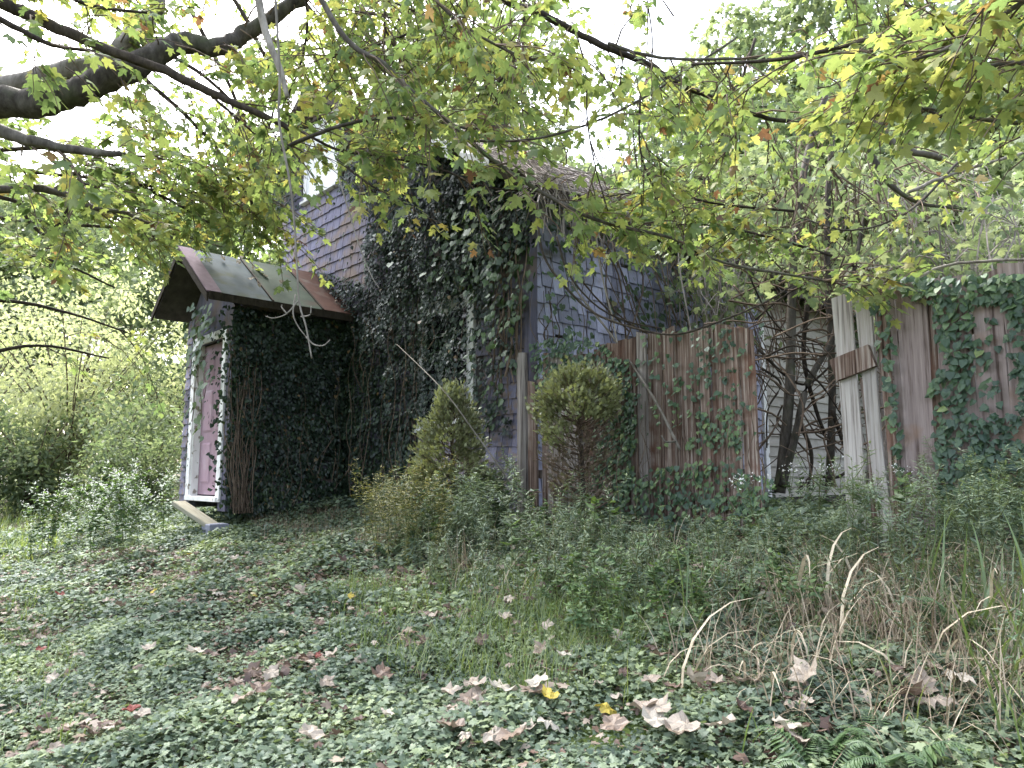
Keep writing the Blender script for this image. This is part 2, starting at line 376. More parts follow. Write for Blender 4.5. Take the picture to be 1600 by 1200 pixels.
# ------------------------------------------------------------------ ground
def make_ground():
    t = np.linspace(-1, 1, 221); w = np.sign(t) * (0.06 * np.abs(t) + 0.94 * np.abs(t) ** 3.2) * 230
    X, Y = np.meshgrid(w, w + 5, indexing='ij'); Z = gz(X, Y)
    n = len(t); g = G()
    i = np.arange(n - 1)[:, None] * n + np.arange(n - 1)[None, :]
    q = np.stack([i, i + n, i + n + 1, i + 1], -1).reshape(-1, 4)
    g.add(np.stack([X, Y, Z], -1).reshape(-1, 3), np.concatenate([q[:, :3], q[:, [0, 2, 3]]]))
    g.build('ground', M['soil'], smooth=True, kind='structure')
make_ground()

# ------------------------------------------------------------------ the house (local x = back along the side wall, y = left along the gable wall)
house = thing('abandoned_house', 'old shingled house overgrown with ivy and vines, with a small gabled entry porch', 'house', CO, TH)
rg = np.random.default_rng(3)
EAVE, SLOPE, APEX_U = 3.88, 0.61, 5.15
def roof_z(u): return EAVE + SLOPE * np.minimum(u, 2 * APEX_U - u)
APEX_Z = float(roof_z(APEX_U))
g = G(); prism_x(g, [(0.0, -.4), (6.5, -.4), (6.5, float(roof_z(6.5)) - .1), (APEX_U, APEX_Z - .1), (0.0, EAVE - .1)], 0.0, 0.14)
g.build('gable_wall', M['sheathing'], house)
g = G(); box(g, (0.14, 0.0, -.4), (5.2, 0.14, EAVE - .1)); g.build('side_wall', M['sheathing'], house)
g = G(); box(g, (0.14, 6.36, -.4), (5.2, 6.5, float(roof_z(6.5)) - .1)); box(g, (5.06, .14, -.4), (5.2, 6.36, EAVE - .1)); g.build('rear_wall', M['sheathing'], house)
g = G()
def slab(g, x0, x1, ua, za, ub, zb, th, m=0, c=.5):
    hexa(g, [[x0, ua, za], [x1, ua, za], [x1, ub, zb], [x0, ub, zb], [x0, ua, za + th], [x1, ua, za + th], [x1, ub, zb + th], [x0, ub, zb + th]], c, m)
slab(g, -.32, 5.45, -.42, float(roof_z(-.42)), APEX_U, APEX_Z, .07)
slab(g, -.32, 5.45, APEX_U, APEX_Z, 6.95, float(roof_z(6.95)), .07)
roof = g.build('roof', M['asphalt'], house)
g = G(); slab(g, -.345, -.322, -.42, float(roof_z(-.42)) - .10, APEX_U, APEX_Z - .10, .15); slab(g, -.345, -.322, APEX_U, APEX_Z - .1, 6.95, float(roof_z(6.95)) - .1, .15)
box(g, (-.32, -.445, float(roof_z(-.42)) - .09), (5.45, -.422, float(roof_z(-.42)) + .06))
g.build('fascia', M['dark_bark'], roof)
g = G()
for k, (u0, u1) in enumerate(((.25, .95), (.95, 1.7))):
    z0, z1 = float(roof_z(u0)) + .085, float(roof_z(u1)) + .085
    tri = np.array([[.25, u0, z0], [.25, u1, z1], [-.38, u1, z1 + .02], [-.40, u0, z0 + .01], [-.43, u1 - .1, z1 - .16], [-.44, u0 + .15, z0 - .13], [-.43, u0 - .02, z0 - .24]])
    g.add(tri, [[0, 1, 2], [0, 2, 3], [3, 2, 4], [3, 4, 5], [3, 5, 6]], .5)
fl = g.build('flashing', M['metal'], roof); fl['label'] = 'bent pale metal flashing torn from the roof edge'

# shingles
GA = [(425, 300), (480, 315), (540, 285), (610, 290), (620, 400), (590, 470), (560, 490), (425, 420)]
GB = [(735, 440), (842, 420), (850, 810), (735, 810)]
GS = [(822, 300), (1200, 410), (1200, 540), (1000, 560), (822, 610)]
EXP = .182
sh_me = []
for k in range(3):
    gg = G(); e = (.028, .045, .035)[k]; hexa(gg, [[-.034, e, .0 + .03 * (k - 1)], [-.004, e, .0], [-.004, 1 - e, 0], [-.034, 1 - e, -.02 * (k - 1)], [-.008, e, 1.15], [-.002, e, 1.15], [-.002, 1 - e, 1.15], [-.008, 1 - e, 1.15]])
    sh_me.append(gg)
shingle_gable = sh_me[0].mesh('shingle', M['shingle']); shingle_skylit = sh_me[1].mesh('shingle', M['shingle_skylit'])
cand = []; rest = {0: G(), 1: G()}
for side in (0, 1):
    zmax = 7.0 if side == 0 else EAVE - .12
    z = -.1; row = 0
    while z < zmax:
        a = -.01 - rg.uniform(0, .1); end = 6.5 if side == 0 else 5.12
        while a < end:
            wd = rg.uniform(.13, .27) if side == 0 else rg.uniform(.12, .24)
            jz = rg.normal(0, .006) if side == 0 else rg.choice([0, 0, .022, -.026]) + rg.normal(0, .006)
            a0, a1 = max(a, -.02), min(a + wd, end)
            a += wd
            if a1 - a0 < .04: continue
            if side == 0 and z + EXP > float(roof_z(min(max(a0, 0), 6.4))) - .15 and z + EXP > float(roof_z(a1)) - .15: continue
            if side == 0 and (.8 < (a0 + a1) / 2 < 2.2 and .9 < z < 2.7): continue
            if side == 0 and 4.35 < (a0 + a1) / 2 < 5.7 and 5.05 < z < 6.5: continue
            mid = (a0 + a1) / 2
            q = H(0.0, mid, z + EXP / 2) if side == 0 else H(mid, 0.0, z + EXP / 2)
            px = proj(q)[None]
            vis = (inpoly(px, GA)[0] or inpoly(px, GB)[0]) if side == 0 else inpoly(px, GS)[0]
            cand.append((0 if vis else 1, float(np.linalg.norm(q - CAM)), side, a0, a1, z + jz))
        z += EXP; row += 1
cand.sort()
for k, (hid, d, side, a0, a1, z) in enumerate(cand):
    wd = a1 - a0; tilt = rg.normal(0, .012)
    if side == 0: m = Matrix.Translation((0, a0, z)) @ Matrix.Rotation(tilt, 4, 'X') @ Matrix.Diagonal((1, wd, EXP, 1))
    else: m = Matrix.Translation((a0 + wd, 0, z)) @ Matrix.Rotation(math.pi / 2, 4, 'Z') @ Matrix.Rotation(tilt, 4, 'X') @ Matrix.Diagonal((1, wd, EXP, 1))
    if k < 300 and not hid:
        o = link('shingle', shingle_gable if side == 0 else shingle_skylit, house); o.matrix_local = m
    else:
        v = sh_me[0].v[0]; v4 = v @ np.array(m)[:3, :3].T + np.array(m)[:3, 3]
        rest[side].add(v4, BOX_T, rg.uniform())
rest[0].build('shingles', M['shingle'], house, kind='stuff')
rest[1].build('shingles', M['shingle_skylit'], house, kind='stuff')
g = G(); box(g, (-.035, -.035, -.1), (-.005, .06, EAVE - .15)); box(g, (-.005, -.035, -.1), (.09, -.006, EAVE - .15))
g.build('corner_board', M['shingle'], house)

def window(y0, y1, z0, z1, split, name='window', blind=False, mull=True):
    w = link(name, (lambda gg: (box(gg, (-.012, y0, z0), (-.002, y1, z1)), gg.mesh('window', M['glass']))[1])(G()), house)
    f = G()
    box(f, (-.05, y0 - .11, z0 - .04), (-.003, y0, z1 + .12)); box(f, (-.05, y1, z0 - .04), (-.003, y1 + .11, z1 + .12)); box(f, (-.048, y0, z1), (-.003, y1, z1 + .118))
    f.build('frame', M['white'], w)
    s = G()
    for (a, b) in ((y0, y0 + .045), (y1 - .045, y1)): box(s, (-.03, a, z0), (-.0125, b, z1))
    for (a, b) in ((z0, z0 + .06), (split - .02, split + .02), (z1 - .05, z1)): box(s, (-.029, y0 + .045, a), (-.0125, y1 - .045, b))
    s.build('sash', M['clean_white'], w)
    if mull:
        s = G(); c = (y0 + y1) / 2; box(s, (-.026, c - .014, z0 + .06), (-.0125, c + .014, z1 - .05)); s.build('mullion', M['clean_white'], w)
    s = G(); box(s, (-.10, y0 - .14, z0 - .085), (-.003, y1 + .14, z0 - .042)); s.build('sill', M['white'], w)
    if blind:
        for a in np.arange(y0 + .06, y1 - .06, .16):
            s = G(); box(s, (-.022, a, z0 + .06), (-.0135, a + .155, z1 - .05)); s.build('panel', M['clean_white'], w)
    return w
lw = window(1.05, 2.0, 1.12, 2.62, 2.28); lw['label'] = 'ground floor window with peeling white frame half buried in ivy'
uw = window(4.50, 5.55, 5.25, 6.42, 5.85, blind=True, mull=False); uw['label'] = 'upstairs window boarded over in white'

# chimney on the far side
g = G(); chim = None
box(g, (.55, 6.51, -.3), (1.25, 7.05, 6.75)); chim = g.build('chimney', M['brick'], house)
g = G(); box(g, (.50, 6.49, 6.75), (1.30, 7.1, 6.88)); g.build('cap', M['asphalt'], chim)

# clapboard wing
g = G(); box(g, (5.3, .05, -.3), (12.5, .16, 3.42)); wing = g.build('wing_wall', M['sheathing'], house)
z = .12
while z < 3.35:
    gg = G(); hexa(gg, [[5.3, .002, z], [12.5, .002, z], [12.5, .048, z], [5.3, .048, z], [5.3, .040, z + .185], [12.5, .040, z + .185], [12.5, .048, z + .185], [5.3, .048, z + .185]])
    gg.build('clapboard', M['clapboard'], wing); z += .165
g = G(); hexa(g, [[5.16, -.05, .1], [5.28, -.05, .1], [5.28, -.004, .1], [5.16, -.004, .1], [5.13, -.05, 2.9], [5.24, -.05, 2.9], [5.24, -.004, 2.9], [5.13, -.004, 2.9]])
e = g.build('corner_board', M['white'], house); e['label'] = 'peeling white corner board where shingles meet clapboard'
g = G(); slab(g, 5.46, 12.8, -.4, 3.40, 4.0, 5.6, .07); g.build('roof', M['asphalt'], house)
g = G(); box(g, (5.25, .2, -.35), (12.5, 5.2, -.05)); g.build('foundation', M['block'], house)

# entry porch
PW, PL, PR, PRIDGE_U = -1.80, 5.72, 3.98, 4.98
PEAVE, PRIDGE = 2.86, 3.70
fw = G()
box(fw, (PW, 5.36, 0), (PW + .1, PL, 2.80)); box(fw, (PW, PR, 0), (PW + .1, 4.26, 2.80)); box(fw, (PW, 4.26, 2.42), (PW + .1, 5.36, 2.80))
prism_x(fw, [(PR, 2.8), (PL, 2.8), (PRIDGE_U, 3.6)], PW, PW + .1)
fw.build('porch_wall', M['shingle'], house)
g = G(); box(g, (PW + .1, PR, 0), (-.002, PR + .1, 2.85)); box(g, (PW + .1, PL - .1, 0), (-.002, PL, 2.85)); g.build('porch_wall', M['shingle'], house)
# front edge courses that show left of the door
sm = sh_me[0]
for k in range(16):
    for (a, b) in ((5.50, PL + .02),):
        o = link('shingle', shingle_gable, house); o.matrix_local = Matrix.Translation((PW - .001, a, .02 + k * .175)) @ Matrix.Diagonal((1, b - a, .175, 1))
dr = G(); box(dr, (PW + .10, 4.30, .20), (PW + .14, 5.32, 2.40)); door = dr.build('door', M['door'], house)
door['label'] = 'faded mauve panelled front door'
for (a, b) in ((4.42, 4.76), (4.86, 5.20)):
    for (c, d) in ((.36, .95), (1.10, 1.72), (1.84, 2.26)):
        s = G(); M4 = Matrix.Identity(4)
        hexa(s, [[PW + .098, a, c], [PW + .098, b, c], [PW + .098, b, d], [PW + .098, a, d], [PW + .082, a + .03, c + .03], [PW + .082, b - .03, c + .03], [PW + .082, b - .03, d - .03], [PW + .082, a + .03, d - .03]])
        s.build('door_panel', M['door'], door)
s = G(); tube(s, [[PW + .1, 4.38, 1.05], [PW + .06, 4.38, 1.05], [PW + .04, 4.38, 1.05], [PW + .02, 4.38, 1.05]], [.012, .012, .03, .02], 8); s.build('knob', M['dark_bark'], door)
g = G()
box(g, (PW - .03, 5.34, .12), (PW - .002, 5.47, 2.52)); box(g, (PW - .03, 4.15, .12), (PW - .002, 4.28, 2.52)); box(g, (PW - .032, 4.28, 2.40), (PW - .002, 5.34, 2.52))
box(g, (PW - .002, 5.32, .18), (PW + .1, 5.36, 2.42)); box(g, (PW - .002, 4.26, .18), (PW + .1, 4.30, 2.42)); box(g, (PW - .06, 4.2, .12), (PW + .14, 5.4, .18))
g.build('door_frame', M['white'], house)
# porch roof
def psheet(name, x0, x1, mat, lift, right=True, label=None, ua=3.72, inset=0.0):
    zr = PRIDGE + .06; s = (zr - PEAVE) / (PRIDGE_U - 3.72)
    gg = G()
    if right: slab(gg, x0, x1, ua, zr - s * (PRIDGE_U - ua) + lift, PRIDGE_U, zr + lift, .018)
    else: slab(gg, x0, x1, PRIDGE_U, zr + lift, 2 * PRIDGE_U - ua, zr - s * (PRIDGE_U - ua) + lift, .018)
    o = gg.build(name, mat, proof)
    if label: o['label'] = label
g = G(); s_ = (PRIDGE + .06 - PEAVE) / (PRIDGE_U - 3.72)
slab(g, -2.23, -.003, 3.74, PEAVE - .085, PRIDGE_U, PRIDGE - .025, .075); slab(g, -2.23, -.003, PRIDGE_U, PRIDGE - .025, 6.06, PEAVE + .03, .075)
proof = g.build('porch_roof', M['sheathing'], house)
psheet('roof_sheet', -2.10, -1.36, M['roof_blue'], 0, label='grey-blue metal sheet on the porch roof')
psheet('roof_sheet', -1.38, -.60, M['roof_green'], .006, label='streaky green metal sheet on the porch roof')
psheet('roof_sheet', -.62, -.01, M['roof_rust'], .012, label='rust-red metal sheet on the porch roof')
psheet('roof_sheet', -2.25, -.01, M['asphalt'], 0, right=False, ua=3.88)
psheet('rake_trim', -2.28, -2.08, M['mauve'], .010, label='mauve metal edging along the porch roof front')
for x in (-1.37, -.61):
    gg = G(); slab(gg, x - .012, x + .012, 3.715, PEAVE + .02, PRIDGE_U, PRIDGE + .085, .022); gg.build('seam', M['dark_bark'], proof)
g = G(); box(g, (-2.25, 3.695, PEAVE - .09), (-.01, 3.718, PEAVE + .015)); g.build('fascia', M['dark_bark'], proof)
g = G(); slab(g, -2.275, -2.252, 3.72, PEAVE - .12, PRIDGE_U, PRIDGE - .055, .11); slab(g, -2.275, -2.252, PRIDGE_U, PRIDGE - .055, 6.08, PEAVE - .02, .11)
g.build('bargeboard', M['dark_bark'], proof)

# step plank on its block before the door
q = H(PW - .25, 4.95, .06); 
def box_thing(name, c, size, rot, mat, label, cat, bev=.008):
    g = G(); x, y, z = [s / 2 for s in size]; b = bev
    v = []
    for zz, ins in ((-z, b), (-z + b, 0), (z - b, 0), (z, b)):
        v += [[-x + ins, -y + ins, zz], [x - ins, -y + ins, zz], [x - ins, y - ins, zz], [-x + ins, y - ins, zz]]
    t = [[0, 2, 1], [0, 3, 2], [12, 13, 14], [12, 14, 15]]
    for k in range(3):
        for i in range(4):
            a, c2 = 4 * k + i, 4 * k + (i + 1) % 4; t += [[a, c2, c2 + 4], [a, c2 + 4, a + 4]]
    g.add(v, t); o = g.build(name, mat); o.location = c; o.rotation_euler = rot
    return tag(o, label, cat)
qa, qb = PG(332, 836), PG(300, 806)
box_thing('stone_block', (qa[0], qa[1] + .08, qa[2] + .06), (.26, .22, .16), (0, 0, TH + .1), M['block'], 'blue-grey block lying on the ground below the porch door', 'block', .012)
pa, pb = P(282, 788, qa[1] + .25), P(336, 824, qa[1] + .10)
dv = pb - pa; mid = (pa + pb) / 2
pl = box_thing('step_plank', mid, (float(np.linalg.norm(dv)) + .1, .24, .055), (0, 0, 0), M['plank'], 'pale bleached plank sloping from the doorstep onto the block', 'plank')
pl.rotation_euler = Vector(dv).to_track_quat('X', 'Z').to_euler()

# ------------------------------------------------------------------ fences (in the line of the gable wall)
def plank(g_, y0, y1, z0, z1, x0, th, rg, lean=0.0):
    n = 5; v = []; ph = rg.uniform(0, 6)
    for i in range(n):
        s = i / (n - 1); z = z0 + (z1 - z0) * s; off = lean * s + .008 * math.sin(3 * s + ph)
        e0, e1 = rg.normal(0, .005), rg.normal(0, .005)
        zt0, zt1 = (rg.normal(0, .02), rg.normal(0, .02)) if i == n - 1 else (0, 0)
        v += [[x0, y0 + off + e0, z + zt0], [x0, y1 + off + e1, z + zt1], [x0 + th, y1 + off + e1, z + zt1], [x0 + th, y0 + off + e0, z + zt0]]
    t = [[0, 1, 2], [0, 2, 3], [4 * n - 4, 4 * n - 2, 4 * n - 3], [4 * n - 4, 4 * n - 1, 4 * n - 2]]
    for k in range(n - 1):
        for i in range(4):
            a, b = 4 * k + i, 4 * k + (i + 1) % 4; t += [[a, b + 4, b], [a, a + 4, b + 4]]
    g_.add(v, t)
fence = thing('wooden_fence', 'rough red-brown board fence running from the house corner, its foot covered in ivy', 'fence', CO, TH, 'rotting board fences beside the house')
rg = np.random.default_rng(11)
y = -.22
while y > -2.70:
    wd = rg.uniform(.07, .17); g = G()
    top = 1.79 + .025 * math.sin(y * 3.1) + rg.normal(0, .018)
    plank(g, y - wd + .006, y, -.25, top, -.03 + rg.normal(0, .008), .028, rg, rg.normal(0, .008))
    g.build('plank', M['fence_grey'] if rg.uniform() < .33 else M['fence_red'], fence, smooth=False); y -= wd
for zr in (.45, 1.45):
    g = G(); box(g, (.012, -2.66, zr), (.06, -.1, zr + .09)); g.build('rail', M['fence_red'], fence)
g = G()
tube(g, [[-.07, .02, -.3], [-.07, .03, .6], [-.075, .03, 1.3], [-.08, .04, 1.84]], [.075, .07, .066, .06], 9, rough=.06, rg=rg); g.build('post', M['fence_grey'], fence)
g = G(); plank(g, -.2, -.08, -.3, 1.5, -.10, .03, rg, .02); p_ = g.build('broken_plank', M['fence_red'], fence)

slats = thing('broken_slats', 'two weathered grey slats held by a tilted crosspiece, standing in the fence gap', 'fence slats', CO, TH)
for (a, b, ln, tp, mt) in ((-3.585, -3.45, .035, 1.84, 'slat'), (-3.775, -3.675, .085, 1.80, 'slat')):
    g = G(); plank(g, a, b, -.25, tp, -.05, .03, rg, ln); g.build('slat', M[mt], slats)
g = G(); plank(g, -3.66, -3.62, -.2, 1.2, -.01, .02, rg, .05); g.build('slat', M['fence_red'], slats)
g = G(); Mx = Matrix.Translation((-.085, -3.56, 1.32)) @ Matrix.Rotation(-.28, 4, 'X'); box(g, (-.02, -.15, -.085), (.03, .15, .085), M=Mx); g.build('crosspiece', M['fence_red'], slats)

fence2 = thing('wooden_fence', 'pinkish-grey wide-board fence at the right, draped in dark ivy', 'fence', CO, TH, 'rotting board fences beside the house')
y = -3.74
for k in range(22):
    wd = [.07, .05, .21, .05][k] if k < 4 else rg.uniform(.12, .22)
    g = G(); plank(g, y - wd + .004, y, -.25, 1.86 + rg.normal(0, .02), -.03 + (0 if k != 1 else .03) + rg.normal(0, .006), .028, rg, rg.normal(0, .006))
    g.build('plank', M['fence_red'] if k in (0, 3) else M['fence_pink'], fence2); y -= wd
for zr in (.45, 1.45):
    g = G(); box(g, (.012, y, zr), (.06, -3.74, zr + .09)); g.build('rail', M['fence_red'], fence2)
#@@VEG
# ------------------------------------------------------------------ trees and bushes behind
def crown_leaves(g, centres, radii, per, size, rg, tpl, lo, hi, flat=.7, m=0):
    for c, r in zip(centres, radii):
        k = int(per * (r ** 2))
        d = unit(rg.normal(size=(k, 3))); rad = r * rg.uniform(.25, 1, k) ** .5
        p = c + d * rad[:, None] * [1, 1, flat]
        tip = unit(d * .6 + rg.normal(0, .7, (k, 3)) + [0, 0, -.5]); nor = unit(rg.normal(0, .55, (k, 3)) + [0, 0, 1])
        leaves(g, p, tip, nor, size * rg.uniform(.6, 1.3, k), np.clip(rg.uniform(lo, hi) + rg.normal(0, .14, k), 0, 1), tpl, m)
def make_tree(name, seed, h, cr, leaf_n, leaf_size, mat, base_frac=.25, label='', cat='tree', group=None, trunk_r=.16, tpl=MAPLE_LO, lo=.3, hi=.7, bark='dark_bark', nb=26):
    rg = np.random.default_rng(seed); root = thing(name, label, cat, group=group)
    tr = G(); top = np.array([rg.normal(0, .4), rg.normal(0, .4), h * .82])
    tl = smooth_line([[0, 0, -.3], [rg.normal(0, .15), rg.normal(0, .15), h * .3], [top[0] * .6, top[1] * .6, h * .55], top], 4)
    tube(tr, tl, np.linspace(trunk_r, trunk_r * .25, len(tl)), 7, rough=.08, rg=rg); tr.build('trunk', M[bark], root, True)
    lb = G(); cs, rs = [], []
    for k in range(nb):
        s = rg.uniform(base_frac, 1); i = min(int(s * (len(tl) - 1)), len(tl) - 1); b = tl[i]
        az = k * 2.4 + rg.normal(0, .3); ln = cr * (1.05 - .6 * abs(s - .5)) * rg.uniform(.5, 1)
        e = b + np.array([math.cos(az) * ln, math.sin(az) * ln, ln * rg.uniform(-.05, .55)])
        q = smooth_line([b, (b + e) / 2 + rg.normal(0, .08 * ln, 3) + [0, 0, .1 * ln], e], 3)
        tube(lb, q, np.linspace(trunk_r * .28, .012, len(q)), 5)
        for f in (.55, 1.0):
            cs.append(b + (e - b) * f + rg.normal(0, .15 * ln, 3)); rs.append(cr * rg.uniform(.16, .34))
    lb.build('limb', M[bark], root, True)
    g = G(); per = leaf_n / sum(r * r for r in rs); crown_leaves(g, cs, rs, per, leaf_size, rg, tpl, lo, hi)
    g.build('crown', M[mat], root, kind='stuff'); return root
def place(root, px, Y, rz, sc=1.0, first=False, label=None, group=None, dz=0.0):
    x = (px - 800) / FPX * Y * 1.0; z = float(gz(x, Y)) + dz
    if first: root.location = (x, Y, z); root.rotation_euler = (0, 0, rz); root.scale = (sc,) * 3; return root
    return dup(root, (x, Y, z), (0, 0, rz), sc, label, group)
TB = 'trees behind the house and fence'
tA = make_tree('broadleaf_tree', 21, 17, 5.0, 11000, .24, 'far', label='tall yellow-green broadleaf tree in the wood behind the house', group=TB)
tB = make_tree('broadleaf_tree', 22, 11, 3.9, 9000, .19, 'far', .15, label='dense mid-height yellow-green tree behind the fence', group=TB, lo=.35, hi=.85)
tC = make_tree('slender_tree', 23, 20, 4.0, 9000, .25, 'far', .35, label='slender pale green tree rising high behind the roof', group=TB, lo=.4, hi=.9)
spots = [(tA, 1150, 25, 0), (tA, 1330, 21, 2), (tA, 620, 27, 4), (tA, 1600, 19, 1), (tA, 300, 30, 3), (tA, 60, 38, 5), (tA, -260, 34, 2.2), (tA, 1900, 24, 3),
         (tB, 1180, 17, 0), (tB, 1480, 15, 2), (tB, 1020, 22, 4), (tB, 1650, 14, 5), (tB, 1820, 17, 1), 
         (tC, 730, 28, 0), (tC, 1190, 27, 2), (tC, 1440, 24, 1), (tC, 380, 33, 4), (tC, 120, 44, 2), (tC, -80, 42, 1), (tC, 700, 33, 3), (tC, 1250, 33, 5), (tC, 1720, 28, 2)]
seen = set()
KIND = {tA.name: 'tall broad yellow-green tree', tB.name: 'dense mid-height yellow-green tree', tC.name: 'slender high pale green tree'}
def where(px, Y):
    if px < -20: w = 'beyond the left edge of the yard'
    elif px < 250: w = 'beyond the bushes left of the porch'
    elif px < 440: w = 'rising behind the chimney'
    elif px < 760: w = 'rising behind the gable peak'
    elif px < 1000: w = 'rising behind the roof edge over the side wall'
    elif px < 1200: w = 'behind the far end of the side wall'
    elif px < 1400: w = 'behind the fence gap and slats'
    elif px < 1560: w = 'behind the wide boards of the right-hand fence'
    else: w = 'behind the right border of the fence'
    return w + (', nearest there' if Y < 18 else ', deep in the wood' if Y > 29 else '')
for t, px, Y, rz in spots:
    lab = KIND[t.name] + ' ' + where(px, Y); place(t, px, Y, rz, 1 + .12 * math.sin(px), first=t.name not in seen, label=lab)
    if t.name not in seen: t['label'] = lab
    seen.add(t.name)
# far wood: reads as one mass
def far_wood():
    rg = np.random.default_rng(5); g = G(); cs = []; rs = []
    for k in range(330):
        a = rg.uniform(-1.0, 1.0); r = rg.uniform(40, 60); h = rg.uniform(.5, 17) * (1 if rg.uniform() < .8 else 1.3)
        x, y = r * math.sin(a), r * math.cos(a)
        cs.append(np.array([x, y, 1 + h])); rs.append(rg.uniform(1.6, 3.0))
    crown_leaves(g, cs, rs, 46, .42, rg, MAPLE_LO, .4, .9)
    o = g.build('far_wood', M['far'], kind='stuff'); tag(o, 'distant pale green wood closing the view behind the trees', 'woods')
far_wood()
# bushes on the left
def make_bush(name, seed, h, r, n, size, mat, tpl, label, cat='bush', group=None, lo=.4, hi=.8, stems=9):
    rg = np.random.default_rng(seed); root = thing(name, label, cat, group=group); st = G(); cs, rs = [], []
    for k in range(stems):
        az = rg.uniform(0, 6.28); ln = r * rg.uniform(.3, .95); hh = h * rg.uniform(.55, .95)
        e = np.array([math.cos(az) * ln, math.sin(az) * ln, hh]); q = smooth_line([[0, 0, -.1], [e[0] * .3, e[1] * .3, hh * .55], e], 4)
        tube(st, q, np.linspace(.028, .007, len(q)), 5)
        for f in (.35, .6, .82, 1):
            i = int(f * (len(q) - 1)); cs.append(q[i] + rg.normal(0, .12 * r, 3)); rs.append(r * rg.uniform(.2, .38))
    st.build('stems', M['brown_twig'], root)
    g = G(); crown_leaves(g, cs, rs, n / sum(x * x for x in rs), size, rg, tpl, lo, hi, .85)
    g.build('foliage', M[mat], root, kind='stuff'); return root
b1 = make_bush('light_bush', 31, 5.6, 2.6, 9000, .12, 'pale_sunlit_far', OVATE, 'tall feathery pale sunlit-toned yellow-green bush left of the porch', lo=.2, hi=.9, stems=20)
b2 = make_bush('green_bush', 32, 2.4, 1.5, 3600, .12, 'far', OVATE, 'leafy mid green bush just left of the porch', lo=.35, hi=.75, stems=12)
b3 = make_bush('thin_bush', 33, 3.4, 1.5, 4200, .09, 'far', OVATE, 'airy grey-green bush seen behind the porch corner', lo=.6, hi=1.0, stems=14)
BL = 'bushes at the left edge of the yard'
place(b1, 110, 17.5, 0, 1, True); place(b2, 170, 14.5, 0, 1, True); place(b3, 250, 18, 0, 1, True)
for b, px, Y, rz, s, lab in ((b1, -60, 20, 2, 1.1, 'pale feathery bush cut by the left edge of the picture'), (b2, 60, 16, 2, 1.05, 'mid green bush in front of the pale feathery bush'),
                           (b2, 240, 13.2, 4, .62, 'low green bush against the left porch wall'), (b3, 330, 22, 1, 1, 'airy bush mostly hidden behind the porch'), (b3, 60, 24, 3, 1.2, 'thin tall bush behind the pale feathery one'),
                           (b2, -40, 15, 1, .8, 'low mid green bush at the far left border')):
    place(b, px, Y, rz, s, label=lab, group=BL)
for b in (b1, b2, b3): b['group'] = BL

# ------------------------------------------------------------------ ivy on walls and fences
def plane_pts(rg, plane, n, lo, hi, polys):
    """random points on a house plane ('w': gable direction, 'u': side wall direction) kept where their image falls in a polygon"""
    a = rg.uniform(lo[0], hi[0], n); z = rg.uniform(lo[1], hi[1], n); off = np.zeros(n)
    kind, val = plane
    q = H(off + val, a, z) if kind == 'w' else H(a, off + val, z)
    px = proj(q); keep = np.zeros(n, bool)
    for pl, dens in polys: keep |= inpoly(px, pl) & (rg.uniform(0, 1, n) < dens)
    return a[keep], z[keep]
def ivy(name, label, cat, sheets, stems, seed, mat, size, tpl=IVY_LO, group=None, sub=300, stem_mat='brown_twig', lo=.0, hi=.75, parts_tpl=IVY, extra=None):
    """leafy sheet: the nearest leaves single parts, the others one mass; stems tubes in house coordinates"""
    rg = np.random.default_rng(seed); root = thing(name, label, cat, CO, 0, group); root.location = CO
    ps, ts, ns = [], [], []
    for plane, n, l, h, polys, bulge in sheets:
        a, z = plane_pts(rg, plane, n, l, h, polys); k = len(a)
        nw = -RV if plane[0] == 'w' else -AV
        thick = bulge * (.35 + .65 * np.clip(.5 + .6 * noise2(a, z, seed, 2.2), 0, 1)) * rg.uniform(.25, 1, k)
        q = (H(np.full(k, plane[1]), a, z) if plane[0] == 'w' else H(a, np.full(k, plane[1]), z)) + nw * (.015 + thick)[:, None]
        side = np.cross(UP, nw)
        tip = unit(-UP * 1.0 + nw * .35 + side * rg.normal(0, .55, (k, 1)) + rg.normal(0, .25, (k, 3)))
        nor = unit(nw * 1.0 + UP * .55 + rg.normal(0, .33, (k, 3)))
        ps.append(q); ts.append(tip); ns.append(nor)
    p, t, n_ = np.concatenate(ps) - CO, np.concatenate(ts), np.concatenate(ns); k = len(p)
    sz = size * rg.uniform(.6, 1.25, k); c = np.clip(rg.uniform(lo, hi, k) + .15 * noise2(p[:, 0], p[:, 2], seed + 1, 1.5), 0, 1)
    c = np.where(rg.uniform(0, 1, k) < .012, 1.0, c)
    order = np.argsort(np.linalg.norm(p + CO - CAM, axis=1) - sz * 3 * rg.uniform(0, 1, k)); near, far = order[:sub], order[sub:]
    g = G(); leaves(g, p[far], t[far], n_[far], sz[far], c[far], tpl, curl=rg.uniform(-.5, 2, len(far))); g.build('foliage', M[mat], root, kind='stuff')
    me = []
    for j in range(6):
        gg = G(); leaves(gg, [[0, 0, 0]], [[0, 1, 0]], np.array([[0, 0, 1.]]), 1, lo + (hi - lo) * j / 5, parts_tpl); me.append(gg.mesh('leaf', M[mat]))
    for i in near:
        o = link('leaf', me[min(5, int(max(0, (c[i] - lo) / (hi - lo + 1e-6)) * 5.99))], root); o.matrix_local = leaf_matrix(p[i], t[i], n_[i], sz[i])
    if stems:
        g = G()
        for s in stems: tube(g, smooth_line(np.asarray(s[0]) - CO, 5), np.linspace(s[1], s[1] * .5, 5 * (len(s[0]) - 1) + 1), 5, rg.uniform())
        g.build('stems', M[stem_mat], root)
    return root
rg = np.random.default_rng(40)
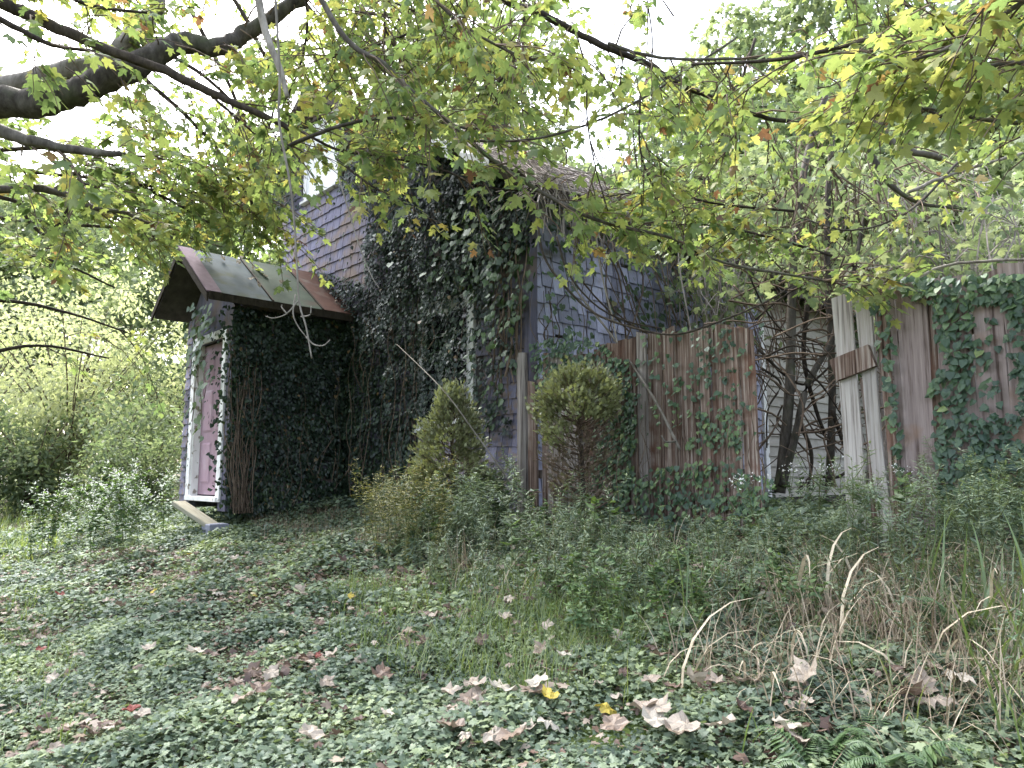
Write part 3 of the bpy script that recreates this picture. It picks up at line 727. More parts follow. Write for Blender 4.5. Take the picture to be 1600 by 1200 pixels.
def vert_stems(rg, plane, n, a0, a1, z0, z1, r, wob=.1, off=.04, fan=0.0):
    out = []
    nw = -RV if plane[0] == 'w' else -AV
    for k in range(n):
        a = rg.uniform(a0, a1); zt = rg.uniform(z0 + .5 * (z1 - z0), z1); zb = rg.uniform(z0, z0 + .25 * (z1 - z0)); m = 6
        aa = a + np.cumsum(rg.normal(0, wob, m)) * .4; aa += (aa[-1] - aa) * 0 + fan * np.linspace(0, 1, m); zz = np.linspace(zb, zt, m)
        q = H(np.full(m, plane[1]), aa, zz) if plane[0] == 'w' else H(aa, np.full(m, plane[1]), zz)
        out.append((q + nw * (off + np.abs(rg.normal(0, .05, (m, 1)))), r * rg.uniform(.6, 1.5)))
    return out
G_IVY = [([(590, 300), (575, 330), (560, 300), (600, 262), (680, 220), (790, 262), (840, 300), (850, 380), (790, 430), (745, 445), (690, 470), (655, 520), (650, 640), (690, 810), (545, 830), (540, 480), (565, 470), (588, 440), (580, 380)], 1.0),
         ([(745, 445), (800, 430), (830, 470), (815, 560), (790, 540), (742, 560)], .45), ([(750, 560), (800, 560), (805, 680), (760, 690), (745, 640)], .35),
         ([(655, 530), (715, 530), (715, 650), (650, 660)], .85), ([(650, 470), (735, 455), (738, 640), (715, 640), (710, 530), (655, 530)], .8), ([(440, 305), (600, 300), (600, 480), (440, 420)], .02),
         ([(540, 190), (700, 190), (640, 262), (560, 320), (535, 290)], .55), ([(500, 425), (575, 440), (580, 490), (540, 480)], .8), ([(440, 180), (480, 180), (475, 320), (440, 330)], .5)]
st = vert_stems(rg, ('w', 0.0), 14, 2.0, 3.9, .1, 3.2, .006) + vert_stems(rg, ('w', 0.0), 16, 1.9, 3.9, .1, 2.8, .0035, .2, .27) + vert_stems(rg, ('w', 0.0), 14, .1, 3.4, 1.5, 3.9, .005, .2, .15)
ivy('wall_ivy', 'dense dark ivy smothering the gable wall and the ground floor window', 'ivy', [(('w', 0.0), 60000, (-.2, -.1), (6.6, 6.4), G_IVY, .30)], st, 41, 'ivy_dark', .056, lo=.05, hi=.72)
P_IVY = [([(352, 470), (420, 465), (560, 480), (600, 500), (600, 830), (350, 830), (345, 600)], 1.0)]
st = vert_stems(rg, ('u', PR), 14, -1.75, -.1, .0, 2.6, .005, .12) + vert_stems(rg, ('u', PR), 13, -1.75, -.1, .0, 2.3, .003, .22, .20)
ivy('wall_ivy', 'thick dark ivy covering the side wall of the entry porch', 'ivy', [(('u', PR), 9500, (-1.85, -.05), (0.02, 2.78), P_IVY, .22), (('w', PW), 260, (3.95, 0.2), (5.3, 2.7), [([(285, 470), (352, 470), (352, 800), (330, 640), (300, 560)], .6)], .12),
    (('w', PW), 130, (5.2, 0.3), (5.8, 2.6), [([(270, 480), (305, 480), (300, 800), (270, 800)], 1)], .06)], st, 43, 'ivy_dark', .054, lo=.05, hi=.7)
ivy('wall_ivy', 'ivy clump climbing the red brick chimney at the left end of the house', 'ivy', [(('w', .55), 3000, (6.45, 2.2), (7.5, 7.3), [([(330, 180), (445, 150), (445, 420), (425, 420), (425, 330), (400, 330), (395, 420), (350, 420)], .55), ([(395, 230), (430, 230), (430, 410), (400, 410)], .15)], .35)], [], 42, 'ivy_fence', .09, lo=.1, hi=.8, sub=200)
# the bundle of old stems at the porch corner
rg = np.random.default_rng(44)
bun = thing('vine_bundle', 'bundle of pale brown vine stems hanging down the porch corner beside the door', 'vine', H(PW, PR, 0.0))
g = G()
for k in range(52):
    a0 = rg.uniform(-.10, .38); a1 = .08 + a0 * .3 + rg.uniform(-.06, .16); zt = rg.uniform(.7, 2.7); o1 = rg.uniform(.04, .2)
    pts = [H(PW + a1 + rg.normal(0, .03), PR - o1 - .05, -.02), H(PW + a0 * .6 + rg.normal(.04, .08), PR - o1 - rg.uniform(0, .1), zt * .35), H(PW + a0 + rg.normal(0, .10), PR - o1, zt * .7), H(PW + a0 + rg.normal(0, .07), PR - .04, zt)]
    tube(g, smooth_line(np.array(pts) - H(PW, PR, 0.0), 4), rg.uniform(.003, .007), 4, rg.uniform())
g.build('stems', M['brown_twig'], bun)
gg = G(); k = 420; a = rg.uniform(-.25, .35, k); z = rg.uniform(.1, 2.75, k)
p = H(PW + a, np.full(k, PR) - rg.uniform(.03, .22, k), z) - H(PW, PR, 0.0)
leaves(gg, p, rg.normal(0, .5, (k, 3)) + [0, 0, -1], rg.normal(0, .4, (k, 3)) - AV + [0, 0, .5], .06 * rg.uniform(.6, 1.2, k), rg.uniform(.2, .8, k), IVY_LO)
gg.build('foliage', M['ivy_dark'], bun, kind='stuff')
# large-leaved vine at the house corner and hanging before the door
C_V = [([(700, 330), (830, 350), (850, 460), (815, 520), (760, 470), (690, 440)], .8), ([(740, 470), (830, 500), (815, 620), (770, 680), (750, 590)], .35), ([(560, 350), (720, 330), (720, 440), (600, 430)], .06), ([(740, 300), (850, 300), (850, 360), (740, 340)], .4)]
C_S = [([(825, 340), (880, 380), (880, 560), (825, 600)], .55), ([(940, 330), (1090, 380), (1040, 540), (950, 500)], .55), ([(880, 400), (960, 440), (960, 560), (880, 560)], .10), ([(840, 280), (1200, 390), (1180, 440), (840, 360)], .6)]
st = vert_stems(rg, ('w', 0.0), 12, -.05, .5, 1.2, 3.9, .010, .12, .10) + vert_stems(rg, ('u', 0.0), 10, 0, 1.3, 1.4, 3.6, .007, .2, .1)
ivy('grape_vine', 'broad-leaved vine hanging over the near house corner and side wall', 'vine', [(('w', 0.0), 2400, (-.3, 1.0), (3.4, 4.0), C_V, .40), (('u', 0.0), 2000, (-.1, 1.6), (5.2, 3.95), C_S, .45)], st, 45, 'grape', .088, GRAPE, lo=.05, hi=.6, parts_tpl=GRAPE, sub=260)
D_V = [([(300, 470), (350, 480), (345, 560), (330, 700), (318, 640), (300, 560)], 1.0)]
ivy('grape_vine', 'green-leaved vine trailing from the porch gable across the mauve door', 'vine', [(('w', PW - .05), 240, (4.0, .6), (5.5, 3.4), D_V, .25)], vert_stems(rg, ('w', PW - .08), 4, 4.4, 5.0, 1.2, 3.2, .005), 46, 'grape', .13, GRAPE, lo=.2, hi=.7, parts_tpl=GRAPE, sub=120)
# fence ivy
F1 = [([(950, 560), (985, 560), (1000, 640), (985, 840), (930, 860), (930, 620)], .5), ([(985, 740), (1090, 720), (1215, 750), (1215, 860), (980, 880)], .30), ([(1090, 640), (1170, 660), (1160, 740), (1080, 740)], .14), ([(1050, 560), (1090, 560), (1090, 700), (1050, 700)], .08), ([(1085, 520), (1145, 510), (1165, 700), (1100, 700)], .12),
      ([(830, 500), (960, 540), (960, 565), (840, 620)], .28), ([(1000, 518), (1190, 488), (1195, 520), (1000, 545)], .06), ([(980, 560), (1180, 520), (1190, 700), (1000, 700)], .03)]
st = vert_stems(rg, ('w', -.03), 34, -2.85, -.3, .0, 1.7, .004, .07, .02)
ivy('fence_ivy', 'ivy climbing the foot of the red-brown fence beside the house', 'ivy', [(('w', -.035), 14000, (-2.9, -.05), (0.1, 1.95), F1, .07)], st, 47, 'ivy_fence', .052, lo=.25, hi=.86, sub=290)
F2 = [([(1445, 440), (1480, 470), (1520, 470), (1530, 560), (1510, 640), (1600, 650), (1640, 830), (1470, 830), (1460, 600), (1480, 560)], .42), ([(1400, 436), (1700, 425), (1700, 470), (1560, 480), (1420, 462)], .5), ([(1570, 450), (1700, 440), (1700, 660), (1600, 650), (1580, 560)], .38), ([(1520, 480), (1560, 480), (1570, 640), (1510, 640)], .07), ([(1365, 470), (1392, 470), (1425, 760), (1405, 760)], .16)]
st = vert_stems(rg, ('w', -.03), 12, -6.0, -4.0, .0, 1.7, .004, .07, .02)
ivy('fence_ivy', 'dark ivy curtain over the right-hand grey fence boards', 'ivy', [(('w', -.035), 17000, (-6.2, -.05), (-3.6, 1.98), F2, .10)], st, 48, 'ivy_fence', .054, lo=.2, hi=.75, sub=290)

# ------------------------------------------------------------------ dead vine stems over the roof edge
def dead_vines():
    rg = np.random.default_rng(50); o = CO
    r = thing('dead_vines', 'mass of bare pale vine stems spilling over the roof edge', 'vine', CO); g = G()
    tg = G()
    for k in range(100):
        w = rg.uniform(-.35, 1.0); u = rg.uniform(.2, 3.0); z = float(roof_z(u)) + .10 + rg.uniform(0, .2); hang = rg.uniform(.05, .7); dw = rg.normal(.1, .3)
        pts = [H(w, u, z), H(w + dw * .4, u * .4, float(roof_z(u * .4)) + rg.uniform(.1, .4)), H(w + dw * .7, -.48 - rg.uniform(0, .2), float(roof_z(-.45)) + rg.uniform(0, .25)), H(w + dw * .9 + rg.normal(0, .15), -.55 - rg.uniform(0, .35), float(roof_z(-.45)) - hang)]
        tube(g, smooth_line(np.array(pts) - o, 4), rg.uniform(.003, .008), 4, rg.uniform())
    for k in range(130):   # tangle along the eave, lying every way
        w = rg.uniform(.8, 5.4); q = [H(w, rg.uniform(-.5, .9), 0)]; q[0][2] = CO[2] + float(roof_z(0)) + rg.uniform(-.1, .5); d = unit(rg.normal(0, 1, 3) * [1, 1, .6]) * rg.uniform(.2, .4)
        for s_ in range(4): d = d + rg.normal(0, .08, 3) - [0, 0, .05]; q.append(q[-1] + d)
        tube(tg, smooth_line(np.array(q) - o, 3), rg.uniform(.003, .009), 4, rg.uniform())
    tg.build('tangled_stems', M['brown_twig'], r)
    for k in range(60):   # spray at the gable eave corner
        e = H(-.3 + rg.normal(0, .1), -.45 + rg.normal(0, .1), 3.7); b = H(rg.uniform(-.2, .6), rg.uniform(.6, 2.2), 0); b[2] = CO[2] + float(roof_z(1.4)) + rg.uniform(.05, .5)
        f = e + np.array([rg.normal(.1, .25), rg.normal(-.2, .15), -rg.uniform(.1, .55)])
        tube(g, smooth_line(np.array([b, e, f]) - o, 4), rg.uniform(.003, .007), 4, rg.uniform())
    g.build('stems', M['twig'], r)
    t = G()
    for k in range(58):
        w = rg.uniform(.4, 5.3); p0 = H(w, -.4, 3.6 - rg.uniform(0, .4)); p1 = H(w + rg.normal(.2, .3), -.55, rg.uniform(2.2, 3.0)); p2 = H(w + rg.normal(.5, .4), -.6 + rg.normal(0, .1), rg.uniform(1.5, 2.3))
        tube(t, smooth_line(np.array([p0, p1, p2]) - o, 5), rg.uniform(.004, .011), 5, rg.uniform())
    t.build('hanging_stems', M['brown_twig'], r)
    lf = G(); k = 2600; w = rg.uniform(.9, 6.5, k); u = rg.uniform(-.7, 2.6, k); p = H(w, u, roof_z(u) + rg.uniform(.0, .6, k)) - o
    leaves(lf, p, rg.normal(0, .6, (k, 3)) + [0, 0, -.6], rg.normal(0, .4, (k, 3)) + UP, .10 * rg.uniform(.6, 1.2, k), rg.uniform(.3, .9, k), GRAPE); lf.build('foliage', M['far'], r, kind='stuff')
dead_vines()

# ------------------------------------------------------------------ tree with dark crooked stems in the fence gap, and the thicket behind the fence
def gap_tree():
    rg = np.random.default_rng(52); Y = 7.6; b = P(1226, 745, Y); b[2] = float(gz(b[0], b[1])); r = thing('forked_tree', 'forked tree with peeling bark standing in front of the cream clapboards', 'tree', b)
    def tr(pts, r0, r1, nm, mt, Yo=0.0):
        q = np.array([P(x, y, Y + Yo + dy) for x, y, dy in pts]) - b; q = smooth_line(q, 5); g = G(); tube(g, q, np.linspace(r0, r1, len(q)), 8, rough=.06, rg=rg); g.build(nm, M[mt], r, True)
    tr([(1218, 770, 0), (1228, 680, 0), (1234, 600, 0), (1236, 520, .05), (1238, 440, .1), (1246, 340, .15), (1262, 240, .2), (1290, 150, .2)], .062, .035, 'trunk', 'bark')
    tr([(1222, 760, -.05), (1243, 680, -.1), (1262, 600, -.1), (1300, 530, 0), (1330, 440, .1), (1352, 330, .2)], .045, .02, 'trunk', 'bark')
    tr([(1296, 760, .3), (1300, 640, .3), (1298, 520, .3), (1292, 400, .3), (1294, 300, .3), (1300, 220, .3)], .045, .03, 'limb', 'bark')
    for pts, rad in (([(1185, 545, .1), (1225, 585, .1), (1262, 600, .1), (1310, 560, .1)], .018), ([(1262, 470, .2), (1256, 560, .2), (1275, 640, .2), (1290, 680, .2)], .03), ([(1250, 660, .1), (1268, 710, .1), (1262, 770, .1)], .025), ([(1190, 575, 0), (1220, 600, 0), (1200, 640, 0), (1198, 700, 0)], .014),
                     ([(1190, 560, 0), (1240, 540, -.1), (1290, 555, -.1), (1330, 500, -.1)], .012), ([(1255, 570, -.1), (1290, 610, -.2), (1325, 665, -.2)], .012), ([(1300, 640, .2), (1320, 700, .2), (1335, 760, .2)], .025), ([(1180, 500, .1), (1215, 470, 0), (1260, 440, 0), (1300, 410, 0)], .012), ([(1245, 770, .1), (1270, 745, .1), (1310, 745, .1), (1340, 720, .1)], .022),
                     ([(1170, 430, 0), (1200, 490, 0), (1240, 530, 0), (1290, 540, 0)], .01), ([(1320, 400, 0), (1290, 470, 0), (1250, 520, 0), (1205, 530, 0)], .01)):
        tr(pts, rad, rad * .6, 'limb', 'dark_bark')
    tw = G()
    for k in range(110):
        x0, y0 = rg.uniform(1200, 1420), rg.uniform(200, 330); q = [P(x0, y0, Y + rg.uniform(-.5, .8))]
        d = np.array([rg.normal(0, .3), rg.normal(0, .3), -rg.uniform(.2, .9)])
        for s in range(3): q.append(q[-1] + d * .5 + rg.normal(0, .09, 3))
        tube(tw, smooth_line(np.array(q) - b, 3), rg.uniform(.004, .009), 4, rg.uniform())
    for k in range(120):
        x0, y0 = rg.uniform(1190, 1345), rg.uniform(400, 720); q = [P(x0, y0, Y + rg.uniform(-.6, .6))]; d = unit(rg.normal(0, 1, 3)) * [1, .5, .8]
        for s in range(3): q.append(q[-1] + d * .28 + rg.normal(0, .06, 3))
        tube(tw, smooth_line(np.array(q) - b, 3), rg.uniform(.003, .012), 4, rg.uniform())
    tw.build('twigs', M['brown_twig'], r, kind='stuff')
    lf = G(); k = 650; p = np.array([P(rg.uniform(1130, 1480), rg.uniform(230, 470), Y + rg.uniform(-.7, 1.2)) for _ in range(k)]) - b
    leaves(lf, p, rg.normal(0, .6, (k, 3)) + [0, 0, -.5], rg.normal(0, .35, (k, 3)) + UP, .13 * rg.uniform(.5, 1.2, k), rg.uniform(.3, .95, k), MAPLE_LO); lf.build('crown', M['far'], r, kind='stuff')
gap_tree()
def thicket(name, seed, px0, px1, py0, py1, Y0, Y1, n, label):
    rg = np.random.default_rng(seed); b = P((px0 + px1) / 2, 740, (Y0 + Y1) / 2); b[2] = float(gz(b[0], b[1])); r = thing(name, label, 'thicket', b, 0, 'thickets behind the fence'); g = G(); lf = G()
    for k in range(n):
        q0 = P(rg.uniform(px0, px1), 740, rg.uniform(Y0, Y1)); q0[2] = float(gz(q0[0], q0[1])); top = P(rg.uniform(px0, px1), rg.uniform(py0, py1), q0[1])
        end = top + np.array([rg.normal(0, .5), rg.normal(0, .3), -rg.uniform(.1, .8)]); q = smooth_line(np.array([q0, q0 * .35 + top * .65 + rg.normal(0, .12, 3), top, end]) - b, 5)
        tube(g, q, np.linspace(.012, .004, len(q)), 4, rg.uniform())
        m = rg.integers(6, 22); i = rg.integers(6, len(q), m); p = q[i] + rg.normal(0, .12, (m, 3))
        leaves(lf, p, rg.normal(0, .6, (m, 3)) + [0, 0, -.5], rg.normal(0, .35, (m, 3)) + UP, .115 * rg.uniform(.5, 1.2, m), np.clip(rg.uniform(.3, .95) + rg.normal(0, .15, m), 0, 1), MAPLE_LO)
    g.build('stems', M['twig'], r); lf.build('foliage', M['far'], r, kind='stuff')
thicket('bramble_thicket', 53, 1390, 1640, 260, 440, 6.2, 9.0, 110, 'tangled thicket of pale stems and green leaves above the right-hand fence')
thicket('bramble_thicket', 54, 1060, 1165, 330, 470, 8.2, 11.0, 70, 'leafy tangle of stems beside the side wall eave behind the left fence')
thicket('bramble_thicket', 55, 1345, 1450, 260, 430, 8.0, 11.0, 60, 'green tangle over the fence gap behind the broken slats')

# ------------------------------------------------------------------ two evergreen shrubs
def cedar(seed, px, py, top, Y, rad, label, prof, bare):
    rg = np.random.default_rng(seed); b = P(px, py, Y); b[2] = float(gz(b[0], b[1])); h = P(px, top, Y)[2] - b[2]
    r = thing('evergreen_shrub', label, 'shrub', b); st = G(); g = G(); tw = G()
    tl = smooth_line([[0, 0, -.1], [.03, 0, h * .4], [-.02, .02, h * .92]], 4); tube(st, tl, np.linspace(.035, .008, len(tl)), 6); st.build('trunk', M['dark_bark'], r)
    for k in range(230):
        s = rg.uniform(.12, 1) ** .8; az = rg.uniform(0, 6.28); R = rad * prof(s) * (1 + .38 * noise2(np.array(az * 2), np.array(s * 6), seed, 1.0))
        b0 = np.array([0, 0, h * s * .86]); e = np.array([math.cos(az) * R, math.sin(az) * R, h * s + .02]); tube(tw, smooth_line([b0, (b0 + e) / 2 + [0, 0, -.03], e], 3), .004, 4, rg.uniform())
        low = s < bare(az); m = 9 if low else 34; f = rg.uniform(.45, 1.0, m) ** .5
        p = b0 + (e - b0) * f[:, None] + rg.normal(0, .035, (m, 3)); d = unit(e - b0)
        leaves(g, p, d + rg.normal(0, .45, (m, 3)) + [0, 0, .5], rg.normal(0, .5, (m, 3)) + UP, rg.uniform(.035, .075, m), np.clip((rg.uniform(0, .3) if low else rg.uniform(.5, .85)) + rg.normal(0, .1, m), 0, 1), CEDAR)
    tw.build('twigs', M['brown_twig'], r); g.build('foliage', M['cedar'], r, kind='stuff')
cedar(60, 703, 790, 606, 7.35, .47, 'cone-shaped olive green shrub under the ground floor window', lambda s: 1.12 * (1 - s) ** .75 * min(1, s * 5) + .05, lambda a: .30)
cedar(61, 906, 790, 578, 6.55, .38, 'round-topped olive shrub with a dead brown underside before the fence', lambda s: (.62 + .4 * s) * math.sqrt(max(0, 1 - max(0, (s - .72) / .28) ** 2)) + .04, lambda a: .68 + .12 * math.sin(a + 1))

# ------------------------------------------------------------------ sticks and hanging dead branches
def stick(name, pts, r0, r1, label, mat='pale_bark', cat='branch', side=None):
    q = np.array([P(*p) for p in pts]); b = q[0].copy(); q = smooth_line(q - b, 6); g = G(); rg = np.random.default_rng(int(abs(pts[0][0])) + 3)
    tube(g, q, np.linspace(r0, r1, len(q)), 7, rough=.05, rg=rg)
    for s in side or []:
        tube(g, smooth_line(np.array([P(*p) for p in s]) - b, 4), np.linspace(r1 * 1.1, r1 * .6, 4 * (len(s) - 1) + 1), 5)
    o = g.build(name, M[mat], None, True); o.location = b; tag(o, label, cat)
stick('leaning_stick', [(806, 765, 6.9), (745, 680, 7.0), (690, 607, 7.3), (620, 538, 8.9)], .009, .005, 'thin pale stick leaning across the cone-shaped shrub', side=[[(790, 742, 6.92), (775, 725, 6.9), (768, 722, 6.9)]])
stick('leaning_branch', [(1062, 702, 6.3), (1020, 620, 6.6), (960, 530, 7.15), (905, 460, 7.5), (893, 440, 7.55)], .014, .010, 'long straight bare branch leaning over the fence top against the side wall', side=[[(1055, 690, 6.3), (1040, 690, 6.2), (1033, 680, 6.2)]])
stick('cut_branch', [(395, -40, 4.6), (415, 50, 4.6), (438, 110, 4.6), (449, 152, 4.6)], .030, .016, 'thick pale dead branch stub hanging at the top left of the house')
stick('hanging_branch', [(430, -10, 4.4), (437, 120, 4.4), (436, 190, 4.4), (452, 280, 4.4), (460, 350, 4.4), (464, 420, 4.4), (468, 475, 4.4), (478, 510, 4.4), (487, 560, 4.4)], .009, .005, 'thin bare branch dangling in front of the porch roof',
      side=[[(466, 470, 4.4), (448, 490, 4.4), (428, 497, 4.4), (415, 494, 4.4)], [(462, 460, 4.4), (458, 490, 4.4), (466, 510, 4.4), (478, 526, 4.4)], [(470, 495, 4.4), (484, 492, 4.4), (486, 478, 4.4)], [(478, 526, 4.4), (490, 538, 4.4), (505, 540, 4.4), (516, 531, 4.4)], [(448, 490, 4.4), (440, 480, 4.4), (441, 476, 4.4)]])
stick('hanging_branch', [(530, 280, 4.8), (545, 330, 4.8), (560, 380, 4.8), (580, 430, 4.8), (592, 450, 4.8)], .006, .003, 'short curved bare twig dangling before the wall shingles')
stick('drooping_vine', [(838, 330, 6.9), (850, 400, 6.8), (885, 450, 6.7), (930, 490, 6.6), (1000, 515, 6.3), (1060, 522, 6.1), (1130, 500, 6.0), (1200, 470, 6.1), (1260, 430, 6.2)], .012, .008, 'dark looping vine sagging along the fence top', 'dark_bark', 'vine')
stick('drooping_vine', [(870, 370, 7.2), (890, 430, 7.1), (935, 480, 7.0), (990, 505, 6.9), (1050, 515, 6.8)], .012, .006, 'dark arched vine stem before the shingled side wall', 'dark_bark', 'vine')
stick('drooping_vine', [(930, 345, 7.4), (935, 400, 7.4), (945, 450, 7.3), (958, 500, 7.2), (965, 540, 7.1)], .009, .007, 'straight hanging vine stem before the side wall', 'pale_bark', 'vine')

# ------------------------------------------------------------------ ground cover
def gpos(rg, n, poly):
    """n random ground points whose image lies in the polygon, even over the ground"""
    pts = np.array([PG(*p) for p in poly]); lo, hi = pts.min(0) - .05, pts.max(0) + .05; out = np.zeros((0, 3)); tries = 0
    while len(out) < n and tries < 60:
        x = rg.uniform(lo[0], hi[0], n * 2); y = rg.uniform(lo[1], hi[1], n * 2); p = np.stack([x, y, gz(x, y)], -1)
        p = p[inpoly(proj(p), poly)]; out = np.concatenate([out, p]); tries += 1
    return out[:n]
def carpet(name, label, poly, n, size, seed, tpl, mat='ivy_ground', hmax=.09, lo=.1, hi=.8):
    rg = np.random.default_rng(seed); p = gpos(rg, n, poly); k = len(p); pn = noise2(p[:, 0], p[:, 1], seed, 2.4)
    keep = rg.uniform(-1.3, .6, k) < pn + .55; p = p[keep]; pn = pn[keep]; k = len(p)
    p = p + UP * (rg.uniform(0, 1, k) ** .7 * hmax * (1 + .5 * pn))[:, None]
    az = rg.uniform(0, 6.28, k); tip = np.stack([np.cos(az), np.sin(az), rg.normal(-.1, .3, k)], -1); nor = rg.normal(0, .38, (k, 3)) + [0, -.12, 1]
    c = np.clip(rg.uniform(lo, hi, k) + .3 * noise2(p[:, 0], p[:, 1], seed + 9, 1.6), 0, 1)
    g = G(); leaves(g, p, tip, nor, size * rg.uniform(.5, 1.25, k) * (1 + .25 * pn), c, tpl, curl=rg.uniform(-.6, 1.6, k))
    o = g.build(name, M[mat], kind='stuff'); tag(o, label, 'ground cover')
carpet('ivy_carpet', 'ivy carpet with small lobed leaves across the near foreground', [(-60, 1000), (800, 980), (1660, 1010), (1700, 1300), (-100, 1300)], 72000, .032, 70, IVY)
carpet('ivy_carpet', 'dense blue-green ivy carpet in front of the porch and shrubs', [(-80, 880), (240, 830), (600, 800), (1000, 850), (1660, 880), (1660, 1012), (800, 982), (-60, 1002)], 70000, .040, 71, IVY_LO)
carpet('ivy_carpet', 'low dark ivy mat along the foot of the porch and house', [(-40, 860), (180, 800), (300, 785), (620, 790), (820, 800), (1200, 800), (1600, 830), (1660, 882), (1000, 852), (600, 802), (240, 832)], 30000, .048, 72, IVY_LO, lo=.0, hi=.6, hmax=.16)
carpet('leaf_litter', 'small brown dead leaves littering the ivy bank', [(-80, 880), (600, 840), (1660, 880), (1700, 1300), (-100, 1300)], 13000, .042, 73, MAPLE_LO, 'fallen', .07, 0, .55)
def grass(name, label, poly, n, ln, wd, seed, mat='grass', lean=.5, bend=1.1, lo=.2, hi=.9):
    rg = np.random.default_rng(seed); p = gpos(rg, n, poly); k = len(p); pn = noise2(p[:, 0], p[:, 1], seed, 2.2); p = p[rg.uniform(-1, .8, k) < pn]; k = len(p)
    g = G(); blades(g, p, rg.uniform(0, 6.28, k), ln * rg.uniform(.5, 1.25, k), wd * rg.uniform(.6, 1.3, k), np.abs(rg.normal(0, lean, k)), np.abs(rg.normal(bend, .5, k)), np.clip(rg.uniform(lo, hi, k), 0, 1))
    o = g.build(name, M[mat], kind='stuff'); tag(o, label, 'grass')
grass('grass', 'sunlit yellow-green grass at the far left edge of the yard', [(-200, 815), (60, 790), (260, 800), (160, 850), (0, 900), (-200, 930)], 9000, .22, .014, 80, lo=.5, hi=1)
grass('grass', 'thin grass tufts growing through the ivy in the middle of the bank', [(520, 930), (900, 900), (1060, 950), (1000, 1120), (640, 1100), (500, 1000)], 7000, .24, .0045, 81)
grass('grass', 'thin fresh grass growing through the ivy at the lower left', [(-40, 930), (60, 930), (140, 1100), (120, 1230), (-80, 1230)], 900, .22, .006, 82)
grass('grass', 'long mixed grass at the lower right below the fence', [(1000, 960), (1640, 900), (1700, 1260), (1100, 1200)], 800, .26, .006, 83, bend=1.6)
grass('dry_grass', 'fallen tan grass straw lying at the lower right', [(1080, 940), (1640, 880), (1700, 1230), (1200, 1160)], 5200, .36, .0055, 84, 'dry', 1.0, 1.6)
grass('dry_grass', 'sparse dry brown grass before the porch wall', [(380, 800), (640, 800), (660, 870), (400, 850)], 3800, .20, .005, 85, 'dry', .5, .8, 0, .6)
grass('dry_grass', 'scattered dry straws among the weeds at the foot of the fence', [(640, 830), (1250, 830), (1250, 930), (660, 960)], 700, .32, .006, 86, 'dry', .6, 1.4)

# ------------------------------------------------------------------ weeds: one of each kind, then copies
def weed_proto(name, seed, h, n, lsize, mat, tpl, label, group, flowers=0, branch=0, droop=.4, lo=.2, hi=.9, singles=False):
    rg = np.random.default_rng(seed); root = thing(name, label, 'weed', group=group); st = G(); g = G(); fl = G(); lns = []
    lean = rg.normal(0, .12, 2) * h; main = smooth_line([[0, 0, -.03], [lean[0] * .4, lean[1] * .4, h * .55], [lean[0], lean[1], h]], 5); lns.append(main)
    for k in range(branch):
        i = rg.integers(4, len(main) - 1); az = rg.uniform(0, 6.28); l = h * rg.uniform(.2, .45); b = main[i]
        lns.append(smooth_line([b, b + np.array([math.cos(az) * l * .4, math.sin(az) * l * .4, l * .5]), b + np.array([math.cos(az) * l * .6, math.sin(az) * l * .6, l])], 4))
    lf = []
    for j, ln in enumerate(lns):
        tube(st, ln, np.linspace(.0055 if j == 0 else .0035, .0015, len(ln)), 4)
        m = int(n * (1 if j == 0 else .35)); f = rg.uniform(.12, 1, m); i = np.minimum((f * (len(ln) - 1)).astype(int), len(ln) - 2); fr = (f * (len(ln) - 1) - i)[:, None]
        p = ln[i] * (1 - fr) + ln[i + 1] * fr; az = np.arange(m) * 2.4 + rg.normal(0, .3, m); tip = np.stack([np.cos(az), np.sin(az), .55 - droop * 2 * (1 - f) + rg.normal(0, .2, m)], -1); nor = rg.normal(0, .2, (m, 3)) + UP
        sz = lsize * (1.15 - .5 * f) * rg.uniform(.7, 1.2, m); c = np.clip(lo + (hi - lo) * f + rg.normal(0, .12, m), 0, 1)
        lf.append((p, tip, nor, sz, c))
        if flowers:
            m = flowers; p = ln[-1] + rg.normal(0, .035, (m, 3)) * [1, 1, .7]
            leaves(fl, p, rg.normal(0, 1, (m, 3)), rg.normal(0, .4, (m, 3)) + UP, .018 * rg.uniform(.7, 1.4, m), rg.uniform(0, 1, m), OVATE)
            leaves(fl, p, rg.normal(0, 1, (m, 3)), rg.normal(0, .4, (m, 3)) + UP, .018 * rg.uniform(.7, 1.4, m), rg.uniform(0, 1, m), OVATE)
    st.build('stem', M['stem'], root)
    for a in lf:
        if not singles: leaves(g, a[0], a[1], a[2], a[3], a[4], tpl)
        else:
            for i in range(len(a[0])):
                gg = G(); leaves(gg, a[0][i:i+1], a[1][i:i+1], a[2][i:i+1], a[3][i:i+1], a[4][i:i+1], tpl); gg.build('leaf', M[mat], root)
    if not singles: g.build('leaves', M[mat], root, kind='stuff')
    if flowers: fl.build('flower_head', M['white_petal'], root, kind='stuff')
    return root
def zone(q):
    x, y = proj(q)
    z = 'before the porch' if x < 545 else 'below the ground floor window' if x < 830 else 'below the round-topped shrub' if x < 1000 else 'below the red-brown fence' if x < 1190 else 'below the fence gap' if x < 1310 else 'below the broken slats' if x < 1400 else 'before the right-hand fence'
    return z + (', close to the wall' if y < 850 else ', halfway down the bank' if y < 935 else ', low on the bank')
def zlabel(o, base, q):
    z = zone(q); o['label'] = base + ' ' + z; o['group'] = base + ' ' + z
